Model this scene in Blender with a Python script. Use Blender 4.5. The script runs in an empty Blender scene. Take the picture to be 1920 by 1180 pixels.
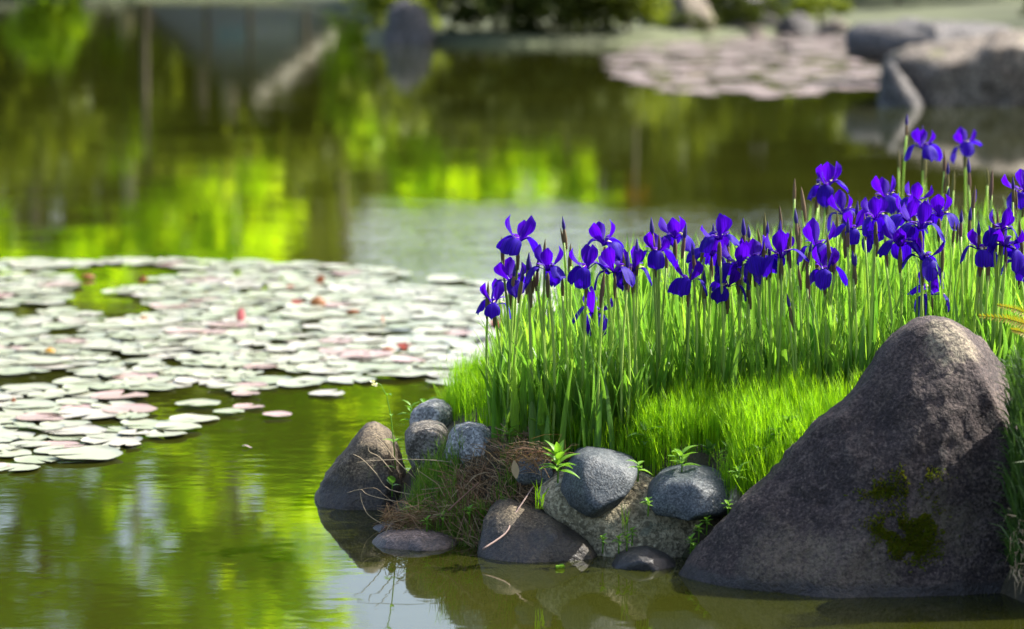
import bpy, bmesh, math, random
from mathutils import Vector, Matrix, noise
from mathutils.bvhtree import BVHTree

R = math.radians
S = bpy.context.scene
C = S.collection
rnd = random.Random(7)

# ------------------------------------------------------------------ camera
CAM_H, FOC, PITCH = 1.2, 105.0, R(6.72)
cam_data = bpy.data.cameras.new('camera')
cam = bpy.data.objects.new('camera', cam_data)
C.objects.link(cam)
cam.location = (0, 0, CAM_H)
cam.rotation_euler = (R(90) - PITCH, 0, 0)
cam_data.lens = FOC
cam_data.sensor_width = 36.0
cam_data.clip_start = 0.1
cam_data.clip_end = 5000
cam_data.dof.use_dof = True
cam_data.dof.focus_distance = 6.3
cam_data.dof.aperture_fstop = 3.5
S.camera = cam

# ------------------------------------------------------------------ sky, sun, exposure
SUN_AZ, SUN_EL = R(70), R(45)          # azimuth from +Y towards +X
world = bpy.data.worlds.new('World')
S.world = world
world.use_nodes = True
wn = world.node_tree
bgn = wn.nodes['Background']
sky = wn.nodes.new('ShaderNodeTexSky')
sky.sky_type = 'NISHITA'
sky.sun_disc = False
sky.sun_elevation = SUN_EL
sky.sun_rotation = SUN_AZ
sky.dust_density = 4.5
sky.air_density = 1.0
wn.links.new(sky.outputs[0], bgn.inputs[0])
bgn.inputs[1].default_value = 0.15

sd = bpy.data.lights.new('sun', 'SUN')
sd.energy = 5.0
sd.angle = R(0.5)
sd.color = (1.0, 0.95, 0.86)
sun = bpy.data.objects.new('sun', sd)
C.objects.link(sun)
sdir = Vector((math.sin(SUN_AZ) * math.cos(SUN_EL), math.cos(SUN_AZ) * math.cos(SUN_EL), math.sin(SUN_EL)))
sun.rotation_euler = (-sdir).to_track_quat('-Z', 'Y').to_euler()
sun.location = (30, 20, 40)

S.view_settings.view_transform = 'Standard'
S.view_settings.look = 'None'
S.view_settings.exposure = 1.5
S.view_settings.gamma = 1.0
S.render.engine = 'CYCLES'
S.cycles.use_denoising = True
S.cycles.max_bounces = 8
S.cycles.transparent_max_bounces = 6
S.cycles.sample_clamp_indirect = 6.0
S.cycles.caustics_reflective = False
S.cycles.caustics_refractive = False

# ------------------------------------------------------------------ picture helpers (a pixel of the photograph -> a place at a real distance)
F = FOC / 36.0 * 1920
_c, _s = math.cos(PITCH), math.sin(PITCH)
def ray(px, py):
    dx, dy = (px - 960) / F, (590 - py) / F
    return Vector((dx, _c + dy * _s, -_s + dy * _c))
def at(px, py, Y):
    d = ray(px, py)
    return Vector((0, 0, CAM_H)) + d * (Y / d.y)
def onz(px, py, z=0.0):
    d = ray(px, py)
    return Vector((0, 0, CAM_H)) + d * ((z - CAM_H) / d.z)
def mirror(px, e, d):
    """place at distance d whose reflection in the pond is seen e degrees under the horizon"""
    return Vector(((px - 960) / F * d, d, d * math.tan(R(e)) - CAM_H))

# ------------------------------------------------------------------ object helpers
def mesh(name, verts, faces, smooth=True):
    m = bpy.data.meshes.new(name)
    m.from_pydata([tuple(v) for v in verts], [], faces)
    if smooth:
        m.polygons.foreach_set('use_smooth', [True] * len(m.polygons))
    m.update()
    return m
def obj(name, m, mat=None, parent=None, loc=None):
    o = bpy.data.objects.new(name, m)
    C.objects.link(o)
    if mat is not None and m is not None and len(m.materials) == 0:
        m.materials.append(mat)
    if parent: o.parent = parent
    if loc is not None: o.location = loc
    return o
def tag(o, label=None, cat=None, group=None, kind=None):
    if label: o['label'] = label
    if cat: o['category'] = cat
    if group: o['group'] = group
    if kind: o['kind'] = kind
    return o
def thing(name, loc, label, cat, group=None):
    o = bpy.data.objects.new(name, None)
    o.empty_display_size = 0.05
    C.objects.link(o)
    o.location = loc
    return tag(o, label, cat, group)

class MB:
    def __init__(s): s.v = []; s.f = []
    def tube(s, pts, rads, n=6, cap=True):
        b = len(s.v); k = len(pts)
        for i, p in enumerate(pts):
            a = Vector(pts[max(i - 1, 0)]); c = Vector(pts[min(i + 1, k - 1)])
            t = (c - a).normalized()
            u = t.cross(Vector((0.21, 0.93, 0.3)))
            if u.length < 1e-4: u = t.cross(Vector((1, 0, 0)))
            u.normalize(); w = t.cross(u)
            for j in range(n):
                an = 2 * math.pi * j / n
                s.v.append(Vector(p) + (u * math.cos(an) + w * math.sin(an)) * rads[i])
        for i in range(k - 1):
            for j in range(n):
                s.f.append((b + i * n + j, b + i * n + (j + 1) % n, b + (i + 1) * n + (j + 1) % n, b + (i + 1) * n + j))
        if cap:
            s.f.append(tuple(b + j for j in range(n))[::-1])
            s.f.append(tuple(b + (k - 1) * n + j for j in range(n)))
    def strip(s, pts, widths, side):
        """flat blade along pts; side = sideways unit vector"""
        b = len(s.v); k = len(pts)
        for p, w in zip(pts, widths):
            p = Vector(p)
            s.v.append(p - side * w); s.v.append(p + side * w)
        for i in range(k - 1):
            a = b + 2 * i
            s.f.append((a, a + 1, a + 3, a + 2))
    def quad(s, c, u, w):
        b = len(s.v)
        s.v += [c - u, c + w, c + u, c - w]
        s.f.append((b, b + 1, b + 2, b + 3))
    def grid(s, fn, nu, nv):
        b = len(s.v)
        for i in range(nu + 1):
            for j in range(nv + 1):
                s.v.append(fn(i / nu, j / nv))
        for i in range(nu):
            for j in range(nv):
                a = b + i * (nv + 1) + j
                s.f.append((a, a + 1, a + nv + 2, a + nv + 1))
    def mesh(s, name, smooth=True): return mesh(name, s.v, s.f, smooth)

# ------------------------------------------------------------------ materials
def newmat(name):
    m = bpy.data.materials.new(name); m.use_nodes = True
    nt = m.node_tree
    return m, nt, nt.nodes['Principled BSDF'], nt.nodes['Material Output']
def N(nt, t, **kw):
    n = nt.nodes.new(t)
    for k, v in kw.items(): setattr(n, k, v)
    return n
def ramp(nt, src, stops, interp='LINEAR'):
    r = N(nt, 'ShaderNodeValToRGB'); r.color_ramp.interpolation = interp
    e = r.color_ramp.elements
    while len(e) < len(stops): e.new(0.5)
    for q, (p, c) in zip(e, stops):
        q.position = p; q.color = (*c, 1) if len(c) == 3 else c
    nt.links.new(src, r.inputs[0])
    return r.outputs[0]
def noise_tex(nt, vec, scale, detail=4, rough=0.55, dist=0.0):
    n = N(nt, 'ShaderNodeTexNoise')
    n.inputs['Scale'].default_value = scale
    n.inputs['Detail'].default_value = detail
    n.inputs['Roughness'].default_value = rough
    n.inputs['Distortion'].default_value = dist
    if vec is not None: nt.links.new(vec, n.inputs['Vector'])
    return n.outputs['Fac']
def mixc(nt, fac, a, b, blend='MIX'):
    m = N(nt, 'ShaderNodeMix', data_type='RGBA', blend_type=blend)
    for idx, v in ((0, fac), (6, a), (7, b)):
        if hasattr(v, 'node'): nt.links.new(v, m.inputs[idx])
        elif isinstance(v, (int, float)): m.inputs[idx].default_value = v
        else: m.inputs[idx].default_value = (*v, 1)
    return m.outputs[2]
def math_(nt, op, a, b=None, clamp=False):
    m = N(nt, 'ShaderNodeMath', operation=op, use_clamp=clamp)
    for i, v in ((0, a), (1, b)):
        if v is None: continue
        if hasattr(v, 'node'): nt.links.new(v, m.inputs[i])
        else: m.inputs[i].default_value = v
    return m.outputs[0]
def mapr(nt, v, a, b, c=0.0, d=1.0, smooth=True):
    m = N(nt, 'ShaderNodeMapRange', interpolation_type='SMOOTHSTEP' if smooth else 'LINEAR')
    nt.links.new(v, m.inputs[0])
    for i, x in zip((1, 2, 3, 4), (a, b, c, d)): m.inputs[i].default_value = x
    return m.outputs[0]
def bump(nt, h, strength, dist, bsdf, prev=None):
    b = N(nt, 'ShaderNodeBump')
    b.inputs['Strength'].default_value = strength
    b.inputs['Distance'].default_value = dist
    nt.links.new(h, b.inputs['Height'])
    if prev is not None: nt.links.new(prev, b.inputs['Normal'])
    if bsdf is not None: nt.links.new(b.outputs[0], bsdf.inputs['Normal'])
    return b.outputs[0]

def leaf_mat(name, cols, trans=0.5, tgain=1.3, rough=0.45, spec=0.35, island=True, streak=0.0, tip=None, tblue=0.6, sscale=(500, 500, 6), scol=(0.02, 0.03, 0.008)):
    """thin plant tissue: reflects and lets light through; cols = range of its own colours"""
    m, nt, p, out = newmat(name)
    if island:
        g = N(nt, 'ShaderNodeNewGeometry').outputs['Random Per Island']
        oi = N(nt, 'ShaderNodeObjectInfo').outputs['Random']
        f = math_(nt, 'FRACT', math_(nt, 'ADD', g, oi))
    else:
        f = N(nt, 'ShaderNodeObjectInfo').outputs['Random']
    k = len(cols)
    col = ramp(nt, f, [(i / max(k - 1, 1), c) for i, c in enumerate(cols)])
    if streak:
        tc = N(nt, 'ShaderNodeTexCoord').outputs['Object']
        mp = N(nt, 'ShaderNodeMapping'); mp.inputs['Scale'].default_value = sscale
        nt.links.new(tc, mp.inputs[0])
        s = noise_tex(nt, mp.outputs[0], 1.0, 2)
        col = mixc(nt, mapr(nt, s, 0.35, 0.7, 0, streak), col, scol)
    if tip is not None:
        tc = N(nt, 'ShaderNodeTexCoord').outputs['Object']
        z = N(nt, 'ShaderNodeSeparateXYZ'); nt.links.new(tc, z.inputs[0])
        col = mixc(nt, mapr(nt, z.outputs[2], tip[0], tip[1]), col, tip[2])
    nt.links.new(col, p.inputs['Base Color'])
    p.inputs['Roughness'].default_value = rough
    p.inputs['Specular IOR Level'].default_value = spec
    tr = N(nt, 'ShaderNodeBsdfTranslucent')
    gain = mixc(nt, 1.0, col, (tgain, tgain, tgain * tblue), 'MULTIPLY')
    nt.links.new(gain, tr.inputs[0])
    mx = N(nt, 'ShaderNodeMixShader'); mx.inputs[0].default_value = trans
    nt.links.new(p.outputs[0], mx.inputs[1]); nt.links.new(tr.outputs[0], mx.inputs[2])
    nt.links.new(mx.outputs[0], out.inputs[0])
    return m

def stone_mat(name, dark, mid, light, scale=9.0, grain=160.0, rough=0.8, bumpd=0.004, spots=None, wet=None, lichen=None, streaks=False):
    m, nt, p, out = newmat(name)
    tc = N(nt, 'ShaderNodeTexCoord').outputs['Object']
    a = noise_tex(nt, tc, scale, 6, 0.62, 0.4)
    b = noise_tex(nt, tc, grain, 3, 0.7)
    c2 = noise_tex(nt, tc, scale * 3.7, 5, 0.6, 0.8)
    col = ramp(nt, a, [(0.3, dark), (0.5, mid), (0.72, light)])
    col = mixc(nt, mapr(nt, c2, 0.42, 0.7, 0, 0.55), col, light)
    col = mixc(nt, mapr(nt, b, 0.47, 0.58, 0.0, 0.72), col, tuple(x * 0.42 for x in dark))
    col = mixc(nt, mapr(nt, b, 0.43, 0.33, 0.0, 0.6), col, tuple(min(1, x * 1.5) for x in light))
    if spots:
        v = noise_tex(nt, tc, spots[1], 5, 0.65, 0.6)
        col = mixc(nt, mapr(nt, v, spots[2], spots[2] + 0.09, 0, spots[3]), col, spots[0])
    if lichen:      # patches that grow at given places: (centre, radius, colour, amount)
        for (cx, cy, cz), rad, lc, am in lichen:
            d = N(nt, 'ShaderNodeVectorMath', operation='DISTANCE')
            nt.links.new(tc, d.inputs[0]); d.inputs[1].default_value = (cx, cy, cz)
            w = noise_tex(nt, tc, 22, 5, 0.7, 0.3)
            dd = math_(nt, 'ADD', d.outputs['Value'], math_(nt, 'MULTIPLY', math_(nt, 'SUBTRACT', w, 0.5), rad * 1.9))
            col = mixc(nt, math_(nt, 'MULTIPLY', mapr(nt, dd, rad, rad * 0.45, 0, am), mapr(nt, noise_tex(nt, tc, 120, 3, .7), .38, .58, .15, 1)), col, lc)
    r = rough
    if wet is not None:    # damp, algae-stained band above the pond's surface
        z = N(nt, 'ShaderNodeSeparateXYZ')
        g = N(nt, 'ShaderNodeNewGeometry').outputs['Position']
        nt.links.new(g, z.inputs[0])
        w = noise_tex(nt, tc, 13, 4, 0.6)
        zz = math_(nt, 'SUBTRACT', z.outputs[2], math_(nt, 'MULTIPLY', math_(nt, 'SUBTRACT', w, 0.5), wet * 1.6))
        wf = mapr(nt, zz, wet * 1.15, wet * 0.5, 0, 1)
        col = mixc(nt, math_(nt, 'MULTIPLY', wf, 0.72), col, (0.022, 0.021, 0.022))
        nt.links.new(mapr(nt, wf, 0, 1, rough, 0.38, False), p.inputs['Roughness'])
    else:
        p.inputs['Roughness'].default_value = r
    nt.links.new(col, p.inputs['Base Color'])
    p.inputs['Specular IOR Level'].default_value = 0.35
    h = math_(nt, 'ADD', math_(nt, 'MULTIPLY', a, 1.2), math_(nt, 'ADD', math_(nt, 'MULTIPLY', b, 0.35), math_(nt, 'MULTIPLY', c2, 0.6)))
    bump(nt, h, 1.0, bumpd * 2.6, p)
    return m

M = {}
M['iris_leaf'] = leaf_mat('iris_leaf', [(0.06, 0.17, 0.02), (0.11, 0.25, 0.026), (0.16, 0.32, 0.03), (0.09, 0.21, 0.035), (0.22, 0.37, 0.04)], 0.55, 1.6, 0.42, 0.4, streak=0.35)
M['iris_stem'] = leaf_mat('iris_stem', [(0.3, 0.46, 0.09), (0.36, 0.5, 0.11), (0.24, 0.38, 0.07)], 0.4, 1.2, 0.45, 0.4)
M['spathe'] = leaf_mat('spathe', [(0.11, 0.075, 0.04), (0.16, 0.15, 0.05), (0.13, 0.07, 0.06), (0.19, 0.13, 0.075)], 0.35, 1.2, 0.5)
M['fall'] = leaf_mat('fall', [(0.024, 0.001, 0.33), (0.034, 0.002, 0.4), (0.02, 0.001, 0.28)], 0.45, 1.4, 0.6, 0.15, streak=0.75, tblue=1.0, sscale=(25, 500, 25), scol=(0.008, 0.0, 0.12))
M['standard'] = leaf_mat('standard', [(0.05, 0.002, 0.38), (0.07, 0.002, 0.46), (0.042, 0.002, 0.34)], 0.5, 1.3, 0.6, 0.15, streak=0.7, tblue=1.0, sscale=(25, 450, 25), scol=(0.02, 0.0, 0.16))
M['style_arm'] = leaf_mat('style_arm', [(0.09, 0.008, 0.42), (0.12, 0.02, 0.46)], 0.4, 1.2, 0.5, tblue=1.0)
M['signal'] = leaf_mat('signal', [(0.55, 0.5, 0.35), (0.5, 0.42, 0.2)], 0.2, 1.0, 0.6)
M['bud'] = leaf_mat('bud', [(0.018, 0.006, 0.12), (0.03, 0.008, 0.19), (0.022, 0.008, 0.15)], 0.15, 1.1, 0.5)
M['grass'] = leaf_mat('grass', [(0.15, 0.34, 0.006), (0.22, 0.43, 0.008), (0.27, 0.47, 0.01), (0.12, 0.29, 0.008)], 0.52, 1.5, 0.5, 0.25)
M['bank_grass'] = leaf_mat('bank_grass', [(0.09, 0.2, 0.015), (0.15, 0.28, 0.02), (0.07, 0.16, 0.02), (0.2, 0.27, 0.05)], 0.45, 1.3, 0.5, 0.25)
M['shade_grass'] = leaf_mat('shade_grass', [(0.03, 0.075, 0.014), (0.05, 0.11, 0.02), (0.04, 0.08, 0.03)], 0.35, 1.2, 0.5, 0.3)  # green darkened to carry the shade beside the boulder
M['weed'] = leaf_mat('weed', [(0.1, 0.24, 0.02), (0.15, 0.3, 0.03), (0.12, 0.27, 0.02)], 0.4, 1.3, 0.45, 0.35)
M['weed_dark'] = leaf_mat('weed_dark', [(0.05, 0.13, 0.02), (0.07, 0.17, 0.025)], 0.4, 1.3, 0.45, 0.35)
M['fern'] = leaf_mat('fern', [(0.28, 0.27, 0.015), (0.35, 0.25, 0.015), (0.22, 0.27, 0.015)], 0.5, 1.3, 0.5)
M['straw'] = leaf_mat('straw', [(0.17, 0.1, 0.05), (0.26, 0.17, 0.09), (0.1, 0.055, 0.03), (0.34, 0.26, 0.15), (0.2, 0.09, 0.05)], 0.2, 1.0, 0.7, 0.2)
M['twig'] = leaf_mat('twig', [(0.32, 0.26, 0.17), (0.24, 0.18, 0.11)], 0.1, 1.0, 0.7, 0.2)
M['brown_twig'] = leaf_mat('brown_twig', [(0.17, 0.08, 0.045)], 0.05, 1.0, 0.7, 0.2)
M['yellow'] = leaf_mat('yellow', [(0.34, 0.34, 0.01)], 0.3, 1.1, 0.5)
M['maple'] = leaf_mat('maple', [(0.3, 0.46, 0.003), (0.4, 0.55, 0.004), (0.36, 0.52, 0.003)], 0.6, 1.7, 0.5, 0.2)
M['mid_tree'] = leaf_mat('mid_tree', [(0.18, 0.32, 0.008), (0.28, 0.4, 0.01), (0.23, 0.36, 0.01)], 0.55, 1.6, 0.5, 0.2)
M['olive_tree'] = leaf_mat('olive_tree', [(0.085, 0.12, 0.01), (0.13, 0.16, 0.012), (0.1, 0.13, 0.012)], 0.45, 1.4, 0.55, 0.2)
M['evergreen'] = leaf_mat('evergreen', [(0.03, 0.042, 0.006), (0.042, 0.055, 0.008)], 0.25, 1.1, 0.8, 0.08)
M['orange_leaf'] = leaf_mat('orange_leaf', [(0.45, 0.22, 0.01), (0.4, 0.26, 0.01)], 0.5, 1.3, 0.5)

def plain(name, col, rough=0.7, var=0.25, scale=6.0, bumpd=0.0):
    m, nt, p, out = newmat(name)
    tc = N(nt, 'ShaderNodeTexCoord').outputs['Object']
    a = noise_tex(nt, tc, scale, 5, 0.6)
    c = ramp(nt, a, [(0.3, tuple(x * (1 - var) for x in col)), (0.7, tuple(min(1, x * (1 + var)) for x in col))])
    nt.links.new(c, p.inputs['Base Color'])
    p.inputs['Roughness'].default_value = rough
    if bumpd: bump(nt, a, 0.8, bumpd, p)
    return m
M['bark'] = plain('bark', (0.13, 0.1, 0.07), 0.9, 0.4, 3.0, 0.03)
M['pale_bark'] = plain('pale_bark', (0.34, 0.29, 0.2), 0.9, 0.3, 3.0, 0.03)
M['wall_plaster'] = plain('wall_plaster', (0.36, 0.36, 0.4), 0.9, 0.15)
M['roof_slate'] = plain('roof_slate', (0.2, 0.19, 0.14), 0.8, 0.2)
M['window_glass'] = plain('window_glass', (0.25, 0.42, 0.5), 0.2, 0.1)
M['white_panel'] = plain('white_panel', (0.55, 0.55, 0.58), 0.7, 0.1)
M['shore_soil'] = plain('shore_soil', (0.05, 0.06, 0.025), 0.95, 0.4, 0.6, 0.02)

# soil of the bank
def soil_mat():
    m, nt, p, out = newmat('soil')
    tc = N(nt, 'ShaderNodeTexCoord').outputs['Object']
    a = noise_tex(nt, tc, 14, 6, 0.65); b = noise_tex(nt, tc, 90, 4, 0.7)
    col = ramp(nt, a, [(0.3, (0.03, 0.022, 0.014)), (0.55, (0.06, 0.05, 0.025)), (0.75, (0.05, 0.07, 0.02))])
    col = mixc(nt, mapr(nt, b, 0.5, 0.7, 0, 0.6), col, (0.11, 0.085, 0.05))
    nt.links.new(col, p.inputs['Base Color']); p.inputs['Roughness'].default_value = 0.95
    bump(nt, math_(nt, 'ADD', a, b), 1.0, 0.015, p)
    return m
M['soil'] = soil_mat()

def water_mat():
    m, nt, p, out = newmat('water')
    g = N(nt, 'ShaderNodeNewGeometry').outputs['Position']
    sep = N(nt, 'ShaderNodeSeparateXYZ'); nt.links.new(g, sep.inputs[0])
    n0 = noise_tex(nt, g, 0.35, 3, 0.5)
    col = ramp(nt, n0, [(0.35, (0.013, 0.015, 0.002)), (0.65, (0.022, 0.025, 0.003))])
    nt.links.new(col, p.inputs['Base Color'])
    p.inputs['Roughness'].default_value = 0.025
    p.inputs['IOR'].default_value = 1.42
    mp = N(nt, 'ShaderNodeMapping'); mp.inputs['Scale'].default_value = (0.55, 1.0, 1.0)
    nt.links.new(g, mp.inputs[0])
    # breeze comes in patches
    br = mapr(nt, noise_tex(nt, mp.outputs[0], 0.9, 2, 0.5), 0.35, 0.65, 0.25, 1.0)
    # a wind-ruffled lane across the pond behind the irises
    yy = math_(nt, 'ADD', sep.outputs[1], math_(nt, 'MULTIPLY', noise_tex(nt, g, 0.5, 3), 3.0))
    lane = math_(nt, 'MULTIPLY', mapr(nt, yy, 10.5, 13.5), mapr(nt, yy, 17.5, 15.0))
    lane = math_(nt, 'MULTIPLY', lane, mapr(nt, sep.outputs[0], -1.2, 0.2))
    r1 = noise_tex(nt, mp.outputs[0], 16, 3, 0.5, 0.3)
    r2 = noise_tex(nt, mp.outputs[0], 5, 2, 0.5, 0.2)
    h = math_(nt, 'ADD', math_(nt, 'MULTIPLY', r1, 0.00042), math_(nt, 'MULTIPLY', r2, 0.0006))
    h = math_(nt, 'MULTIPLY', h, math_(nt, 'ADD', br, math_(nt, 'MULTIPLY', lane, 9.0)))
    bump(nt, h, 1.0, 1.0, p)
    return m
M['water'] = water_mat()

def pad_mat(name, cols, edge):
    m, nt, p, out = newmat(name)
    f = math_(nt, 'FRACT', math_(nt, 'ADD', N(nt, 'ShaderNodeObjectInfo').outputs['Random'], N(nt, 'ShaderNodeNewGeometry').outputs['Random Per Island']))
    tc = N(nt, 'ShaderNodeTexCoord').outputs['Object']
    col = ramp(nt, f, [(i / (len(cols) - 1), c) for i, c in enumerate(cols)])
    a = noise_tex(nt, tc, 30, 4, 0.6)
    col = mixc(nt, mapr(nt, a, 0.5, 0.75, 0, 0.6), col, edge)
    nt.links.new(col, p.inputs['Base Color'])
    p.inputs['Roughness'].default_value = 0.42
    p.inputs['Specular IOR Level'].default_value = 0.5
    p.inputs['Coat Weight'].default_value = 0.7
    p.inputs['Coat Roughness'].default_value = 0.35
    bump(nt, a, 0.4, 0.003, p)
    return m
M['pad'] = pad_mat('pad', [(0.17, 0.2, 0.11), (0.25, 0.26, 0.175), (0.21, 0.235, 0.155), (0.29, 0.27, 0.225)], (0.28, 0.21, 0.19))
M['pad_pink'] = pad_mat('pad_pink', [(0.26, 0.17, 0.15), (0.22, 0.15, 0.125), (0.3, 0.2, 0.18)], (0.17, 0.08, 0.07))
M['pad_far'] = pad_mat('pad_far', [(0.13, 0.105, 0.1), (0.18, 0.135, 0.13), (0.13, 0.12, 0.09)], (0.12, 0.08, 0.075))
M['pad_far'].node_tree.nodes['Principled BSDF'].inputs['Coat Weight'].default_value = 0.0
M['pad_far'].node_tree.nodes['Principled BSDF'].inputs['Roughness'].default_value = 0.8
M['rust_leaf'] = leaf_mat('rust_leaf', [(0.24, 0.07, 0.03), (0.2, 0.1, 0.02), (0.28, 0.1, 0.06)], 0.35, 1.3, 0.5, 0.3, island=False)
M['pink_petal'] = leaf_mat('pink_petal', [(0.34, 0.07, 0.08), (0.4, 0.12, 0.14)], 0.35, 1.2, 0.5, 0.3)

M['boulder'] = stone_mat('boulder', (0.035, 0.028, 0.032), (0.07, 0.058, 0.06), (0.13, 0.115, 0.1), 5.0, 130, 0.85, 0.006)
M['brown_rock'] = stone_mat('brown_rock', (0.045, 0.033, 0.022), (0.105, 0.08, 0.05), (0.2, 0.16, 0.1), 9, 190, 0.8, 0.004, wet=0.075, spots=((0.2, 0.19, 0.08), 14, 0.6, 0.5))
M['grey_rock'] = stone_mat('grey_rock', (0.06, 0.052, 0.042), (0.13, 0.115, 0.095), (0.26, 0.24, 0.21), 12, 170, 0.85, 0.003)
M['pale_rock'] = stone_mat('pale_rock', (0.11, 0.115, 0.115), (0.24, 0.245, 0.24), (0.42, 0.42, 0.41), 12, 150, 0.85, 0.003)
M['blue_stone'] = stone_mat('blue_stone', (0.026, 0.035, 0.043), (0.062, 0.075, 0.085), (0.135, 0.145, 0.145), 8, 240, 0.6, 0.002, spots=((0.2, 0.18, 0.16), 7, 0.62, 0.6))
M['wet_stone'] = stone_mat('wet_stone', (0.02, 0.02, 0.02), (0.045, 0.044, 0.042), (0.1, 0.095, 0.085), 10, 200, 0.5, 0.002, wet=0.03)
M['tan_rock'] = stone_mat('tan_rock', (0.07, 0.05, 0.04), (0.17, 0.125, 0.1), (0.32, 0.24, 0.2), 11, 180, 0.75, 0.003, wet=0.02)
M['mortar'] = stone_mat('mortar', (0.18, 0.155, 0.095), (0.31, 0.27, 0.17), (0.46, 0.4, 0.27), 11, 95, 0.95, 0.008, spots=((0.17, 0.19, 0.14), 9, 0.55, 0.7))
M['far_rock'] = stone_mat('far_rock', (0.07, 0.055, 0.042), (0.13, 0.108, 0.085), (0.22, 0.19, 0.155), 1.6, 25, 0.9, 0.02, spots=((0.24, 0.24, 0.1), 2.5, 0.6, 0.6))
M['far_grey'] = stone_mat('far_grey', (0.05, 0.046, 0.045), (0.09, 0.085, 0.082), (0.15, 0.14, 0.135), 1.6, 25, 0.9, 0.02)
M['moss'] = leaf_mat('moss', [(0.09, 0.13, 0.006), (0.12, 0.15, 0.006), (0.15, 0.13, 0.012)], 0.25, 1.2, 0.8, 0.1)

# ------------------------------------------------------------------ water
wv, wf = [], []
xs = [-400, -60, -12, -4, 4, 12, 60, 400]
ys = [-60, 0, 4, 12, 30, 60, 400]
for y in ys:
    for x in xs: wv.append((x, y, 0))
nx = len(xs)
for j in range(len(ys) - 1):
    for i in range(nx - 1): wf.append((j * nx + i, j * nx + i + 1, (j + 1) * nx + i + 1, (j + 1) * nx + i))
tag(obj('water', mesh('water', wv, wf, False), M['water']), 'still green pond with mirrored trees and fine ripples', 'water', kind='structure')

# ------------------------------------------------------------------ bank ground
OUTL = [(-.34, 6.62), (-.27, 6.2), (-.12, 6.08), (.05, 6.02), (.2, 5.99), (.33, 5.95), (.6, 5.7), (.92, 5.62), (.99, 5.4), (1.6, 5.3),
        (2.4, 6.5), (2.5, 8.6), (1.4, 8.75), (.8, 8.5), (.3, 7.95), (.0, 7.5), (-.16, 7.1), (-.28, 6.9)]
def poly_dist(x, y, P):
    ins = False; best = 1e9; k = len(P)
    for i in range(k):
        x1, y1 = P[i]; x2, y2 = P[(i + 1) % k]
        if (y1 > y) != (y2 > y) and x < (x2 - x1) * (y - y1) / (y2 - y1) + x1: ins = not ins
        dx, dy = x2 - x1, y2 - y1
        t = max(0, min(1, ((x - x1) * dx + (y - y1) * dy) / (dx * dx + dy * dy)))
        d = math.hypot(x - x1 - t * dx, y - y1 - t * dy)
        if d < best: best = d
    return best if ins else -best
def sstep(a, b, v):
    t = max(0, min(1, (v - a) / (b - a))); return t * t * (3 - 2 * t)
def ground(x, y):
    d = poly_dist(x, y, OUTL)
    if d < -0.12: return -0.14
    top = 0.205 + 0.05 * sstep(6.2, 7.6, y) + 0.05 * sstep(0.4, 1.2, x)
    top *= 0.5 + 0.5 * sstep(-.28, .0, x)
    z = -0.14 + (top + 0.14) * sstep(-0.1, 0.19, d)
    z += 0.012 * noise.noise(Vector((x * 9, y * 9, 0))) + 0.006 * noise.noise(Vector((x * 31, y * 31, 3)))
    return z
gv, gf = [], []
gx0, gx1, gy0, gy1, st = -.5, 2.6, 5.15, 8.95, 0.035
nxg, nyg = int((gx1 - gx0) / st), int((gy1 - gy0) / st)
for j in range(nyg + 1):
    for i in range(nxg + 1):
        x, y = gx0 + i * st, gy0 + j * st
        gv.append((x, y, ground(x, y)))
for j in range(nyg):
    for i in range(nxg):
        a = j * (nxg + 1) + i
        q = (a, a + 1, a + nxg + 2, a + nxg + 1)
        if max(gv[k][2] for k in q) > -0.13: gf.append(q)
tag(obj('ground', mesh('ground', gv, gf), M['soil']), 'dark soil of the planted bank in the pond', 'ground', kind='structure')

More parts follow.
